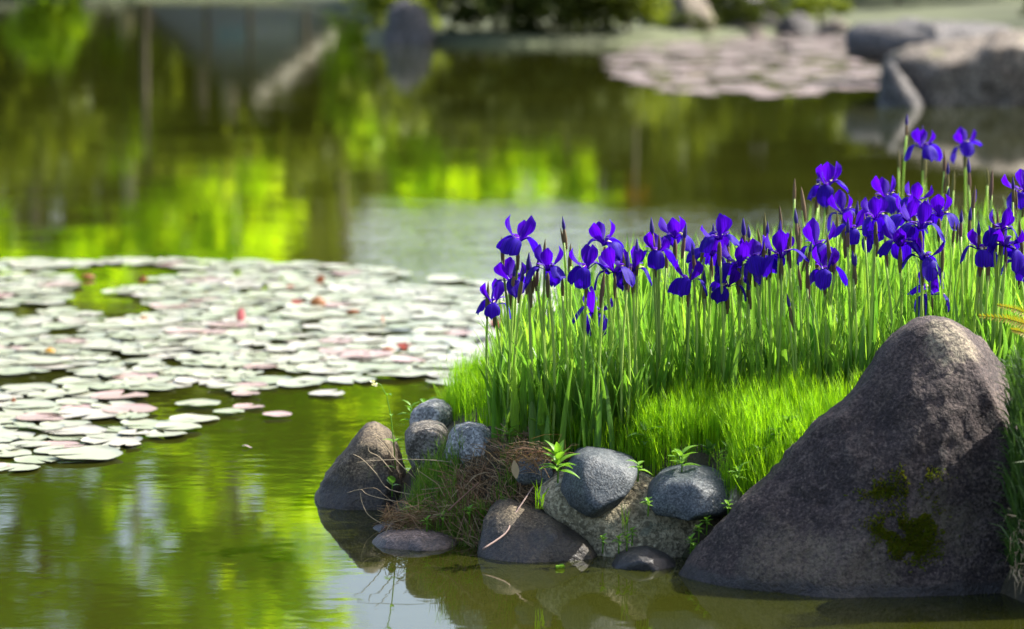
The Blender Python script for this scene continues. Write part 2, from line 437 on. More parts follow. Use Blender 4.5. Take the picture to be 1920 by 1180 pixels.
# ------------------------------------------------------------------ rocks
def rock_mesh(name, pts, Y, dep, lean=0.0, sub=4, seed=1, amp=0.03, scl=4.0, facets=3, center=None, flat=0.8, fmin=0.6, fmax=0.85, planes=None, fine=0.3):
    """stone with the traced outline as its widest section at distance Y and a real thickness of 2*dep"""
    W = [at(px, py, Y) for px, py in pts]
    P = [(p.x, p.z) for p in W]
    if center: c0 = at(center[0], center[1], Y); cx, cz = c0.x, c0.z
    else:
        A = sx = sz = 0
        for i in range(len(P)):
            x1, z1 = P[i]; x2, z2 = P[(i + 1) % len(P)]
            k = x1 * z2 - x2 * z1; A += k; sx += (x1 + x2) * k; sz += (z1 + z2) * k
        cx, cz = sx / (3 * A), sz / (3 * A)
    K = 240; rad = []
    for i in range(K):
        an = 2 * math.pi * i / K; dx, dz = math.cos(an), math.sin(an); best = 0.001
        for q in range(len(P)):
            x1, z1 = P[q][0] - cx, P[q][1] - cz; x2, z2 = P[(q + 1) % len(P)][0] - cx, P[(q + 1) % len(P)][1] - cz
            ex, ez = x2 - x1, z2 - z1
            den = dx * ez - dz * ex
            if abs(den) < 1e-9: continue
            t = (x1 * ez - z1 * ex) / den; u = (x1 * dz - z1 * dx) / den
            if t > best and -1e-6 <= u <= 1 + 1e-6: best = t
        rad.append(best)
    for _ in range(2): rad = [(rad[i - 2] + 2 * rad[i - 1] + 3 * rad[i] + 2 * rad[(i + 1) % K] + rad[(i + 2) % K]) / 9 for i in range(K)]
    rr = random.Random(seed)
    planes = [(Vector(n).normalized(), d) for n, d in planes] if planes else []
    for _ in range(facets):
        n = Vector((rr.uniform(-.8, .8), -1, rr.uniform(-.5, .8))).normalized()
        planes.append((n, rr.uniform(fmin, fmax)))
    for _ in range(facets * 2):
        n = Vector((rr.uniform(-1, 1), rr.uniform(-1, .2), rr.uniform(-.4, 1))).normalized()
        planes.append((n, rr.uniform(.86, .95)))
    bm = bmesh.new()
    bmesh.ops.create_icosphere(bm, subdivisions=sub, radius=1.0)
    off = Vector((seed * 3.7, seed * 1.3, seed * 2.1))
    size = max(rad)
    for v in bm.verts:
        p = v.co.copy()
        for n, d in planes:
            k = p.dot(n)
            if k > d: p -= n * (k - d) * 0.93
        rho = min(1.0, math.hypot(v.co.x, v.co.z)); an = math.atan2(p.z, p.x) % (2 * math.pi)
        rho2 = math.hypot(p.x, p.z)
        fi = an / (2 * math.pi) * K; i0 = int(fi) % K; fr = fi - int(fi)
        r = rad[i0] * (1 - fr) + rad[(i0 + 1) % K] * fr
        rh = rho2 ** flat
        yy = math.copysign(abs(p.y) ** 0.85, p.y) * dep
        q = Vector((r * rh * math.cos(an), yy, r * rh * math.sin(an)))
        q.y += lean * q.z
        nrm = Vector((v.co.x, v.co.y, v.co.z))
        w = q / size * scl + off
        dsp = noise.fractal(w, 1.0, 2.1, 5) * amp + abs(noise.noise(w * 2.3)) * amp * 0.5 - amp * 0.2
        dsp += (noise.fractal(w * 5.0, .8, 2.2, 4) + abs(noise.noise(w * 9))) * amp * fine
        q += nrm * dsp * size
        v.co = q
    for f in bm.faces: f.smooth = True
    m = bpy.data.meshes.new(name); bm.to_mesh(m); bm.free()
    return m, Vector((cx, Y, cz))
def rock(name, label, pts, Y, dep, mat, parent=None, cat='rock', group=None, **kw):
    m, c = rock_mesh(name, pts, Y, dep, **kw)
    o = obj(name, m, mat, None, c)
    if parent:
        o.parent = parent; o.location = c - parent.location
    else: tag(o, label, cat, group)
    return o

BOULDER = [(1258, 1100), (1275, 1074), (1335, 1008), (1400, 935), (1478, 858), (1540, 798), (1600, 748), (1636, 706), (1664, 656), (1700, 616), (1738, 600), (1768, 596),
           (1802, 612), (1850, 638), (1888, 678), (1925, 740), (1955, 850), (1970, 1000), (1960, 1180), (1900, 1330), (1500, 1330), (1300, 1200)]
boulder = rock('boulder', 'large purplish granite boulder with moss patch rising from the pond', BOULDER, 5.78, 0.24, M['boulder'], cat='boulder',
     sub=6, seed=5, amp=0.02, scl=4.0, facets=0, center=(1680, 1010), lean=0.12, flat=0.8, fine=.45,
     planes=[((-.55, -.8, .35), .66), ((.3, -.9, .2), .62), ((.75, -.4, .75), .84), ((-.1, -.9, .75), .72), ((-.7, -.6, -.1), .74)])
bl = boulder.location
def blocal(px, py, Y): return tuple(at(px, py, Y) - bl)
# its own lichen and growth colours, plus a paler patch near the crest
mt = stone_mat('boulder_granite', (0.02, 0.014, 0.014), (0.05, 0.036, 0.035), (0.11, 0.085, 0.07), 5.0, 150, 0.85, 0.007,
     lichen=[(blocal(1775, 730, 5.62), 0.075, (0.2, 0.17, 0.06), 0.65), (blocal(1700, 900, 5.55), 0.085, (0.17, 0.13, 0.06), 0.6),
             (blocal(1800, 980, 5.55), 0.13, (0.14, 0.12, 0.075), 0.55), (blocal(1450, 1060, 5.6), 0.14, (0.15, 0.125, 0.085), 0.5),
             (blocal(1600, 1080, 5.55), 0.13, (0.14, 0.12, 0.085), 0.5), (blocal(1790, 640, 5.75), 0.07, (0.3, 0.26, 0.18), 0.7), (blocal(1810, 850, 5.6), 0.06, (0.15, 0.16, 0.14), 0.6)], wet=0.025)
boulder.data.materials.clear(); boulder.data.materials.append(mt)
# moss cushion: fine blades rooted on the stone
bvh = BVHTree.FromPolygons([v.co + bl for v in boulder.data.vertices], [tuple(p.vertices) for p in boulder.data.polygons])
def boulder_hit(px, py):
    d = ray(px, py).normalized()
    return bvh.ray_cast(Vector((0, 0, CAM_H)), d)
def moss_patch(blobs, n, seed):
    rr = random.Random(seed); mb = MB()
    while len(mb.f) < n:
        cx, cy, sx, sy = rr.choice(blobs)
        px, py = rr.gauss(cx, sx), rr.gauss(cy, sy)
        if noise.noise(Vector((px * .03, py * .03, seed))) < -0.1: continue
        h = boulder_hit(px, py)
        if h[0] is None: continue
        p, nrm = h[0] - bl, h[1]
        t = Vector((rr.uniform(-1, 1), rr.uniform(-1, 1), rr.uniform(-.2, 1.2)))
        d = (nrm * 1.0 + t * 0.6).normalized() * rr.uniform(.004, .010)
        side = d.cross(Vector((rr.uniform(-1, 1), 1, 0))).normalized()
        mb.strip([p - nrm * .001, p + d * .6, p + d], [.0011, .0012, .0002], side)
    return mb.mesh('moss')
o = obj('moss', moss_patch([(1700, 985, 30, 22), (1735, 985, 16, 26), (1668, 992, 20, 10), (1690, 1030, 22, 14), (1725, 1020, 18, 18)], 7000, 3), M['moss'], boulder)
tag(o, 'dark green moss cushion', kind='stuff')
o = obj('moss', moss_patch([(1680, 915, 26, 10), (1715, 890, 26, 8), (1650, 925, 20, 8)], 1500, 4), M['moss'], boulder)
tag(o, kind='stuff')

rock('pointed_rock', 'brown pointed rock standing in the water at the tip of the bank',
     [(588, 948), (594, 925), (612, 890), (640, 855), (662, 826), (684, 802), (700, 800), (728, 812), (744, 838), (758, 880), (770, 960), (760, 1040), (590, 1040)], 6.62, 0.15, M['brown_rock'],
     sub=5, seed=11, amp=0.04, scl=2.6, facets=3, center=(680, 930), lean=0.25, flat=0.75)
rock('flat_rock', 'low flat pinkish tan rock lying at the waterline',
     [(692, 1030), (700, 1012), (718, 1001), (770, 997), (830, 1000), (856, 1008), (862, 1025), (850, 1060), (780, 1085), (700, 1070)], 6.12, 0.1, M['tan_rock'],
     sub=4, seed=21, amp=0.04, scl=2.5, facets=2, flat=0.7)
rock('slanted_rock', 'cracked slanted brown rock sloping down into the water',
     [(888, 1032), (896, 1005), (912, 970), (932, 952), (955, 948), (1010, 962), (1060, 982), (1098, 1004), (1122, 1038), (1128, 1065), (1080, 1120), (900, 1110)], 6.02, 0.14, M['brown_rock'],
     sub=5, seed=31, amp=0.035, scl=2.4, facets=3, lean=0.5, flat=0.7)
rock('low_stone', 'small dark wet stone half sunk beside the boulder',
     [(1143, 1062), (1160, 1040), (1185, 1030), (1215, 1029), (1250, 1040), (1272, 1062), (1260, 1100), (1160, 1100)], 5.9, 0.08, M['wet_stone'],
     sub=4, seed=41, amp=0.04, scl=2.2, facets=2, flat=0.75)
rock('tilted_slate', 'thin dark slate sliver tilted beside the flat rock',
     [(686, 1004), (700, 990), (725, 980), (742, 982), (740, 996), (715, 1006), (700, 1012)], 6.28, 0.05, M['wet_stone'], sub=3, seed=43, amp=0.05, scl=2.0)
rock('back_stone', 'pale speckled stone behind the round stones, fern leaf on top',
     [(768, 790), (772, 772), (790, 757), (815, 750), (838, 752), (850, 765), (852, 800), (810, 830), (770, 820)], 6.75, 0.09, M['pale_rock'], sub=4, seed=51, amp=0.04, scl=2.5)
rock('round_stone', 'rounded brownish grey stone next to the pale striped one',
     [(757, 838), (759, 812), (772, 796), (800, 790), (830, 796), (842, 815), (842, 850), (820, 880), (775, 880)], 6.5, 0.1, M['grey_rock'], sub=4, seed=61, amp=0.04, scl=2.5)
rock('sunlit_stone', 'pale grey striped stone with its top in the sun',
     [(832, 850), (838, 818), (852, 800), (880, 793), (908, 798), (926, 818), (934, 850), (930, 890), (850, 890)], 6.3, 0.1, M['pale_rock'], sub=4, seed=71, amp=0.03, scl=2.5)

# mortared edge of the bank: one wall with its stones
wall = thing('stone_wall', at(1200, 1060, 6.02), 'mortared edging wall of tan concrete with blue-grey stones set in', 'wall')
rock('mortar', None, [(1000, 930), (1030, 900), (1060, 880), (1130, 880), (1200, 884), (1290, 900), (1400, 905), (1420, 930), (1350, 1010), (1300, 1060), (1280, 1120), (1120, 1120), (1090, 1010), (1030, 970)],
     6.08, 0.105, M['mortar'], parent=wall, sub=5, seed=81, amp=0.02, scl=3.2, facets=0, lean=0.35, flat=0.6)
def wstone(pts, Y, dep, seed, mat='blue_stone', **kw):
    kw = {**dict(sub=4, amp=0.03, scl=2.2, facets=3, lean=0.35, flat=0.55, fmin=.5, fmax=.7), **kw}
    return rock('stone', None, pts, Y, dep, M[mat], parent=wall, seed=seed, **kw)
wstone([(1050, 920), (1062, 880), (1078, 852), (1105, 846), (1145, 850), (1185, 862), (1200, 880), (1190, 900), (1172, 925), (1150, 948), (1118, 964), (1098, 960), (1065, 945)], 6.03, 0.125, 91, facets=1, planes=[((.12, -1, .15), .56), ((.6, -.6, .6), .74), ((-.6, -.8, .1), .7), ((.2, -.8, -.6), .72)])
wstone([(1212, 935), (1218, 912), (1240, 890), (1268, 880), (1310, 880), (1345, 886), (1370, 905), (1378, 935), (1362, 962), (1330, 970), (1270, 965), (1225, 958)], 5.97, 0.12, 93, facets=1, planes=[((-.25, -1, .0), .55), ((.65, -.75, .45), .6), ((-.3, -.6, .8), .72), ((.5, -.8, -.5), .68)], amp=.045)
wstone([(1335, 900), (1345, 880), (1370, 874), (1392, 884), (1396, 905), (1388, 925), (1360, 930)], 6.08, 0.07, 95)
wstone([(1362, 945), (1366, 922), (1382, 912), (1392, 925), (1388, 945), (1375, 955)], 5.95, 0.05, 97, 'mortar')
wstone([(963, 888), (968, 858), (985, 850), (1015, 850), (1036, 856), (1042, 880), (1030, 905), (975, 905)], 6.16, 0.09, 99, facets=3)
wstone([(926, 850), (932, 832), (948, 826), (968, 832), (980, 848), (978, 868), (935, 870)], 6.24, 0.08, 101)

# ------------------------------------------------------------------ lily pads
def pad_mesh(seed, lo=False):
    rr = random.Random(seed); mb = MB()
    k = 10 if lo else 26
    gap = rr.uniform(0.12, 0.3)
    mb.v.append(Vector((0, 0, 0)))
    ph = rr.uniform(0, 6.28)
    for ring, (q, z) in enumerate(((0.55, 0.0), (0.93, 0.006), (1.0, 0.03)) if not lo else ((1.0, 0.01),)):
        for i in range(k + 1):
            an = gap + (2 * math.pi - 2 * gap) * i / k
            w = 1 + 0.03 * math.sin(3 * an + ph) + 0.02 * math.sin(7 * an + ph * 2)
            zz = z * (1 + 0.9 * math.sin(2 * an + ph)) + (0.012 * math.sin(5 * an + ph) if ring == 2 else 0)
            mb.v.append(Vector((q * w * math.cos(an), q * w * math.sin(an), zz)))
    for i in range(k): mb.f.append((0, 1 + i, 2 + i))
    if not lo:
        for ring in (0, 1):
            b = 1 + ring * (k + 1)
            for i in range(k): mb.f.append((b + i, b + k + 1 + i, b + k + 2 + i, b + i + 1))
    return mb
pad_meshes = [pad_mesh(i).mesh('lily_pad') for i in range(9)]
pink_meshes = [pad_mesh(40 + i).mesh('lily_pad') for i in range(4)]
for m in pad_meshes: m.materials.append(M['pad'])
for m in pink_meshes: m.materials.append(M['pad_pink'])
PADPOLY = [(-460, 492), (0, 489), (250, 487), (480, 490), (640, 498), (780, 510), (950, 535), (1150, 556), (1330, 575), (1330, 640), (1000, 690), (905, 695), (860, 708), (800, 712), (720, 705),
           (650, 718), (560, 728), (480, 742), (420, 758), (380, 775), (400, 790), (330, 815), (240, 838), (150, 862), (60, 882), (-160, 890), (-460, 870)]
PW = [tuple(onz(px, py))[:2] for px, py in PADPOLY]
pads = []
# loose pads seen one by one: px, py, radius in pixels, pink, label
LONE = [(841, 719, 43, 0, 'large pale lily pad floating alone in front of the horsetail grass'),
        (613, 741, 34, 0, 'oval pale lily pad drifting off the edge of the raft'),
        (520, 783, 28, 1, 'small pinkish lily pad drifting alone on open green water'),
        (466, 766, 30, 1, 'pink-rimmed pad just off the raft beside the lone pink pad'),
        (462, 744, 26, 1, 'crumpled pink lily pad between two pale ones at the raft edge'),
        (30, 880, 46, 0, 'pale pad at the very front tip of the lily raft'),
        (745, 706, 56, 0, None), (660, 716, 44, 0, None), (560, 723, 45, 0, None), (370, 763, 43, 0, None), (430, 776, 30, 0, None), (335, 808, 44, 0, None), (310, 819, 40, 0, None),
        (235, 838, 30, 0, None), (160, 858, 70, 0, None), (110, 848, 44, 0, None), (70, 866, 46, 0, None), (895, 703, 30, 0, None)]
for px, py, rp, pk, lab in LONE:
    p = onz(px, py); pads.append((p.x, p.y, rp / F * p.y, pk, lab))
bx0, bx1 = min(p[0] for p in PW), max(p[0] for p in PW); by0, by1 = min(p[1] for p in PW), max(p[1] for p in PW)
tries = 0
while tries < 30000:
    tries += 1
    x, y = rnd.uniform(bx0, bx1), rnd.uniform(by0, by1)
    d = poly_dist(x, y, PW)
    r = rnd.uniform(.05, .088) if rnd.random() < .75 else rnd.uniform(.035, .06)
    if d < r * 0.5: continue
    if poly_dist(x, y, OUTL) > -0.05: continue
    if noise.noise(Vector((x * 8, y * 4, 3.0))) > .33: continue
    hole = noise.noise(Vector((x * 1.7, y * 0.9, 5.0))) + 0.5 * noise.noise(Vector((x * 4, y * 2.2, 9.0)))
    if hole > 0.37: continue
    ov = 0.62 if rnd.random() < .55 else 0.8
    if all((x - q[0]) ** 2 + (y - q[1]) ** 2 > (ov * (r + q[2])) ** 2 for q in pads):
        pads.append((x, y, r, 1 if rnd.random() < .1 else 0, None))
def vis(q):
    px = 960 + q[0] / q[1] * F
    return -40 < px < 1260
inv = [q for q in pads if vis(q)]
inv.sort(key=lambda q: (q[4] is None, -q[2] / q[1]))
single, rest = inv[:300], inv[300:] + [q for q in pads if not vis(q)]
near = {}
for px, py, what in [(598, 580, 'the upright rust-brown curled leaf'), (598, 535, 'the dark red curled leaf'), (95, 669, 'the bright orange folded leaf'), (452, 608, 'the upright dull pink leaf'), (757, 660, 'the half-open pink water lily'),
                     (557, 577, 'the pink bud left of the curled leaf'), (273, 607, 'the olive-brown curled leaf'), (720, 612, 'the narrow brown leaf on edge'), (25, 762, 'the tiny brown leaf stub'), (932, 618, 'the pink lily behind the irises')]:
    p = onz(px, py); q = min((q for q in single if q[4] is None and (q[0], q[1]) not in near), key=lambda q: (q[0] - p.x) ** 2 + (q[1] - p.y) ** 2)
    near[(q[0], q[1])] = 'lily pad right beside ' + what
for i, (x, y, r, pk, lab) in enumerate(single):
    o = obj('lily_pad', rnd.choice(pink_meshes if pk else pad_meshes), None, None, (x, y, 0.003 + 0.0075 * rnd.random()))
    o.scale = (r, r * rnd.uniform(.9, 1.08), r)
    o.rotation_euler = (R(rnd.gauss(0, .9)), R(rnd.gauss(0, .9)), rnd.uniform(0, 6.28))
    if lab: tag(o, lab, 'lily pad', 'lily pads on the pond')
    elif (x, y) in near: tag(o, near[(x, y)], 'lily pad', 'lily pads on the pond')
    elif pk: tag(o, 'pinkish lily pad in the floating raft of pale pads', 'lily pad', 'pinkish pads in the lily raft')
    elif 0 < poly_dist(x, y, PW) < .13 and y < 9.2: tag(o, 'pale lily pad on the open-water rim of the raft', 'lily pad', 'pale pads on the rim of the lily raft')
    elif r < .055: tag(o, 'small pale lily pad wedged between bigger ones in the raft', 'lily pad', 'small pale pads in the lily raft')
    elif y > 9.6: tag(o, 'blurred pale lily pad in the distant half of the raft', 'lily pad', 'pale pads in the distant half of the lily raft')
    else: tag(o, 'large pale green lily pad packed in the middle of the raft', 'lily pad', 'large pale pads in the lily raft')
def pad_stuff(name, items, mat, label, lo):
    mb = MB(); protos = [pad_mesh(60 + i, lo) for i in range(5)]
    for (x, y, r) in items:
        pr = rnd.choice(protos); a = rnd.uniform(0, 6.28); ca, sa = math.cos(a), math.sin(a); z = .003 + .007 * rnd.random(); b = len(mb.v)
        for v in pr.v: mb.v.append(Vector((x + r * (v.x * ca - v.y * sa), y + r * (v.x * sa + v.y * ca), z + r * v.z)))
        mb.f += [tuple(b + k for k in f) for f in pr.f]
    return tag(obj(name, mb.mesh(name), mat), label, 'lily pads', kind='stuff')
pad_stuff('lily_pads', [q[:3] for q in rest], M['pad'], 'small farther lily pads closing up the back of the raft', False)
fp = []
FP = [tuple(onz(px, py))[:2] for px, py in [(1120, 118), (1180, 85), (1300, 68), (1450, 62), (1620, 64), (1680, 90), (1680, 165), (1560, 178), (1400, 186), (1240, 172), (1150, 145)]]
fx0, fx1 = min(p[0] for p in FP), max(p[0] for p in FP); fy0, fy1 = min(p[1] for p in FP), max(p[1] for p in FP)
for _ in range(4200):
    x, y = rnd.uniform(fx0, fx1), rnd.uniform(fy0, fy1)
    if poly_dist(x, y, FP) < 0.05 or noise.noise(Vector((x * 2.2, y * .7, 1))) > 0.12: continue
    fp.append((x, y, rnd.uniform(.08, .14)))
pad_stuff('far_lily_pads', fp[:3200], M['pad_far'], 'far greyish pink drift of lily pads before the flat rock', True)

# curled old leaves and pink buds among the pads
def curl_leaf(px, py, w, h, mat, label, cat, ang, name='curled_leaf', grp=None):
    p = onz(px, py); s = p.y / F; w, h = w * s, h * s
    mb = MB()
    def fn(u, v):
        a = (v - .5) * 2.2
        ww = math.sin(math.pi * min(1, .12 + u * .88)) ** .6
        return Vector((math.sin(a) * w * .5 * ww, (1 - math.cos(a)) * w * .35 + u * u * w * .25, h * u * (1 - .25 * abs(a) * .5) + .003))
    mb.grid(fn, 6, 6)
    o = obj(name, mb.mesh(name), mat, None, p); o.rotation_euler = (0, R(ang) * .3, R(ang))
    return tag(o, label, cat, grp)
curl_leaf(598, 578, 36, 22, M['rust_leaf'], 'upright rust-brown curled lily leaf, biggest of the curled ones', 'leaf', 20)
curl_leaf(598, 533, 24, 16, M['rust_leaf'], 'dark red curled leaf behind the rust-brown one', 'leaf', -30)
curl_leaf(165, 525, 30, 10, M['rust_leaf'], 'low brownish curled leaf near the back edge of the raft', 'leaf', 10)
curl_leaf(265, 532, 24, 13, M['rust_leaf'], 'brown folded leaf on the back pads', 'leaf', -20)
curl_leaf(95, 667, 24, 14, M['orange_leaf'], 'bright orange folded leaf tip on pale pads', 'leaf', 25)
curl_leaf(452, 606, 22, 30, M['pink_petal'], 'dull pink pointed lily leaf standing upright on the pads', 'leaf', 35)
curl_leaf(728, 662, 30, 9, M['rust_leaf'], 'flat brown leaf beside the pink water-lily bud', 'leaf', 5)
curl_leaf(273, 605, 24, 12, M['rust_leaf'], 'small olive-brown curled leaf amid bright green gaps', 'leaf', 40)
curl_leaf(720, 610, 14, 18, M['rust_leaf'], 'narrow brown leaf standing on edge', 'leaf', 75)
curl_leaf(660, 590, 32, 8, M['rust_leaf'], 'thin reddish leaf lying across the pads', 'leaf', -8)
curl_leaf(25, 760, 10, 14, M['rust_leaf'], 'tiny brown upright leaf stub on the front pads', 'leaf', 0)
def lily_bud(px, py, w, label, n=9):
    p = onz(px, py); s = p.y / F * w
    t = thing('water_lily', p, label, 'water lily', 'pink water lilies')
    pm = MB()
    pm.grid(lambda u, v: Vector(((v - .5) * .5 * math.sin(math.pi * (.1 + .88 * u)), .12 + .32 * u + .12 * math.cos((v - .5) * 3) - .1, .75 * u ** 1.1)), 5, 3)
    m = pm.mesh('petal'); m.materials.append(M['pink_petal'])
    for i in range(n):
        o = obj('petal', m, None, t); o.scale = (s, s, s * (1 if i % 2 else .85)); o.rotation_euler = (R(-20 if i % 2 else 8), 0, i * 2 * math.pi / n)
lily_bud(757, 657, 22, 'half-open pink water lily beside a brown leaf')
lily_bud(557, 574, 20, 'pink water lily bud left of the rust-brown curled leaf')
lily_bud(932, 615, 24, 'pink water lily behind the lowest iris bloom')
lily_bud(545, 543, 14, 'pale pink lily bud at the back of the raft')
pm = MB(); pm.grid(lambda u, v: Vector(((u - .5) * .026, (v - .5) * .014 * math.sin(math.pi * (.1 + .8 * u)), .004 + .003 * math.sin(u * 5))), 5, 3)
o = obj('fallen_petal', pm.mesh('fallen_petal'), M['pad_pink'], None, onz(463, 840)); tag(o, 'tiny pinkish petal afloat on open water', 'petal')
pm = MB(); pm.grid(lambda u, v: Vector(((u - .5) * .02, (v - .5) * .016 * math.sin(math.pi * (.08 + .84 * u)) ** .7, .004 + .004 * math.sin(v * 5 + u * 3))), 6, 4)
o = obj('fallen_leaf', pm.mesh('fallen_leaf'), M['weed'], None, onz(1050, 1066)); o.rotation_euler = (0, 0, .5); tag(o, 'yellow-green fallen leaf floating against the slanted rock', 'leaf')

# ------------------------------------------------------------------ irises
BED = [(-.045, 6.24), (.06, 6.14), (.22, 6.1), (.3, 6.22), (.5, 6.26), (.75, 6.2), (1.3, 6.15), (1.9, 8.3), (.9, 8.3), (.38, 7.8), (.1, 7.3), (-.03, 6.9)]
def leaf_mesh(seed):
    rr = random.Random(seed); mb = MB()
    bend = rr.uniform(.0, .13); tw = rr.uniform(-.9, .9); tipb = rr.uniform(0, .22) if seed % 3 else rr.uniform(.2, .5)
    n = 9
    def fn(u, v):
        w = .0078 * (1 - u ** 3.2) ** .9 * (.75 + .25 * math.sin(math.pi * min(1, u * 1.3)))
        a = tw * u; s = (v - .5) * 2
        x = bend * .42 * u * u + tipb * .12 * max(0, u - .7) ** 1.5 * 3
        z = u * .42 - tipb * .3 * max(0, u - .72) ** 2
        fold = abs(s) * w * .35
        return Vector((x + fold * math.cos(a) - s * w * math.sin(a), s * w * math.cos(a) + fold * math.sin(a), z / .42))
    mb.grid(fn, n, 2)
    return mb
leaf_protos = [leaf_mesh(i) for i in range(14)]
leaf_meshes = [p.mesh('leaf') for p in leaf_protos]
for m in leaf_meshes: m.materials.append(M['iris_leaf'])

def petal_mesh(kind, seed):
    rr = random.Random(seed); mb = MB()
    k1, k2 = rr.uniform(.8, 1.2), rr.uniform(-1, 1)
    if kind == 'fall':
        L = rr.uniform(.9, 1.1)
        def fn(u, v):
            s = (v - .5) * 2
            # arches out, then droops
            r = .045 * L * (1 - (1 - u) ** 1.5) ** .9
            z = .010 * math.sin(math.pi * min(1, u * 1.25)) - .038 * L * max(0, u - .35) ** 1.7 * k1 * 1.55
            w = (.0035 + .0148 * sstep(.18, .62, u)) * (1 - sstep(.72, 1.02, u) ** 1.6 * .93)
            z += -.35 * w * s * s + .004 * math.sin(8 * u + 3 * s + seed) * abs(s) * u
            return Vector((r + .002 * math.sin(5 * s + seed) * u, s * w + k2 * .003 * u, z))
        mb.grid(fn, 12, 6)
    elif kind == 'standard':
        L = rr.uniform(.9, 1.12); out = rr.uniform(.006, .018)
        def fn(u, v):
            s = (v - .5) * 2
            z = .053 * L * u; r = .003 + out * math.sin(u * 1.9) + k2 * .003 * u * u
            w = (.0028 + .0118 * sstep(.1, .6, u)) * (1 - sstep(.72, 1.02, u) ** 1.5 * .93)
            r += .5 * w * s * s * k1 * (1 - u * .3) + .0012 * math.sin(8 * u + 4 * s)
            return Vector((r, s * w + k2 * .004 * u * u, z))
        mb.grid(fn, 10, 5)
    elif kind == 'style':
        def fn(u, v):
            s = (v - .5) * 2
            r = .024 * u; z = .012 * math.sin(u * 2.2) + .004 * u * u
            w = .0032 + .0025 * u
            return Vector((r, s * w, z - .4 * w * s * s + .003))
        mb.grid(fn, 6, 3)
    elif kind == 'signal':
        def fn(u, v):
            s = (v - .5) * 2
            return Vector((.010 + .014 * u, s * .0042 * (1 - .7 * u), .0128 - .0015 * u - .001 * s * s))
        mb.grid(fn, 3, 2)
    return mb.mesh({'fall': 'fall_petal', 'standard': 'standard_petal', 'style': 'style_arm', 'signal': 'signal_patch'}[kind])
falls = [petal_mesh('fall', i) for i in range(7)]
stands = [petal_mesh('standard', i + 20) for i in range(7)]
styles = [petal_mesh('style', 50)]
signals = [petal_mesh('signal', 60)]
for l, k in ((falls, 'fall'), (stands, 'standard'), (styles, 'style_arm'), (signals, 'signal')):
    for m in l: m.materials.append(M[k])
def lathe(name, prof, n=8, mat=None, squash=1.0):
    mb = MB(); 
    for r, z in prof:
        for j in range(n):
            a = 2 * math.pi * j / n; mb.v.append(Vector((r * math.cos(a), r * math.sin(a) * squash, z)))
    for i in range(len(prof) - 1):
        for j in range(n): mb.f.append((i * n + j, i * n + (j + 1) % n, (i + 1) * n + (j + 1) % n, (i + 1) * n + j))
    m = mb.mesh(name); m.materials.append(mat); return m
spathe_m = [lathe('spathe', [(.0022, -.05), (.0042, -.038), (.0052, -.022), (.0046, -.006), (.0022, .004)], 8, M['spathe'], .8),
            lathe('spathe', [(.0022, -.045), (.0038, -.034), (.0046, -.02), (.0034, -.004), (.0008, .012)], 8, M['spathe'], .75)]
bud_m = [lathe('bud', [(.003, 0), (.0046, .006), (.0042, .014), (.0026, .023), (.0006, .032)], 8, M['bud']),
         lathe('bud', [(.0028, 0), (.004, .005), (.0034, .013), (.002, .02), (.0005, .028)], 8, M['bud'])]
brown_m = [lathe('sheath', [(.0022, -.05), (.004, -.036), (.0046, -.018), (.0034, 0), (.002, .012), (.0004, .022)], 8, M['spathe'], .8),
           lathe('sheath', [(.002, -.045), (.0036, -.03), (.0042, -.016), (.003, 0), (.0004, .018)], 8, M['spathe'], .75)]

def solve_depth(px, py, L):
    best = None
    for i in range(60):
        Y = 6.12 + i * .035
        p = at(px, py, Y)
        d = poly_dist(p.x, p.y, BED)
        if d < 0.01: continue
        e = abs((p.z - ground(p.x, p.y)) - L)
        if best is None or e < best[0]: best = (e, p)
    if best is None:
        return at(px, py, 6.4)
    return best[1]
def put(name, m, par, mat4):
    o = bpy.data.objects.new(name, m); C.objects.link(o); o.parent = par; o.matrix_basis = mat4; return o
def leaves_for(t, n, L, rr, base):
    for i in range(n):
        a = rr.uniform(0, 6.28); q = rr.uniform(.004, .035)
        x, y = q * math.cos(a), q * math.sin(a)
        gz = ground(base.x + x, base.y + y) - base.z - .01
        l = L * rr.uniform(.62, 1.0)
        put('leaf', rr.choice(leaf_meshes), t, Matrix.Translation((x, y, gz)) @ Matrix.Rotation(rr.uniform(0, 6.28), 4, 'Z') @ Matrix.Rotation(rr.uniform(-.04, .12), 4, 'Y') @ Matrix.Diagonal((1, rr.uniform(.75, 1.2), l, 1)))
def make_stem(t, base, top, rr, r0=.0037, r1=.0026):
    mb = MB(); d = top - base; k = 7
    bx, by = rr.uniform(-.012, .012), rr.uniform(-.012, .012)
    pts = [Vector((d.x * u + bx * math.sin(math.pi * u), d.y * u + by * math.sin(math.pi * u), d.z * u - .01 * (1 - u))) for u in [i / k for i in range(k + 1)]]
    mb.tube(pts, [r0 + (r1 - r0) * i / k for i in range(k + 1)], 6)
    obj('stem', mb.mesh('stem'), M['iris_stem'], t)
    return (pts[-1] - pts[-2]).normalized()

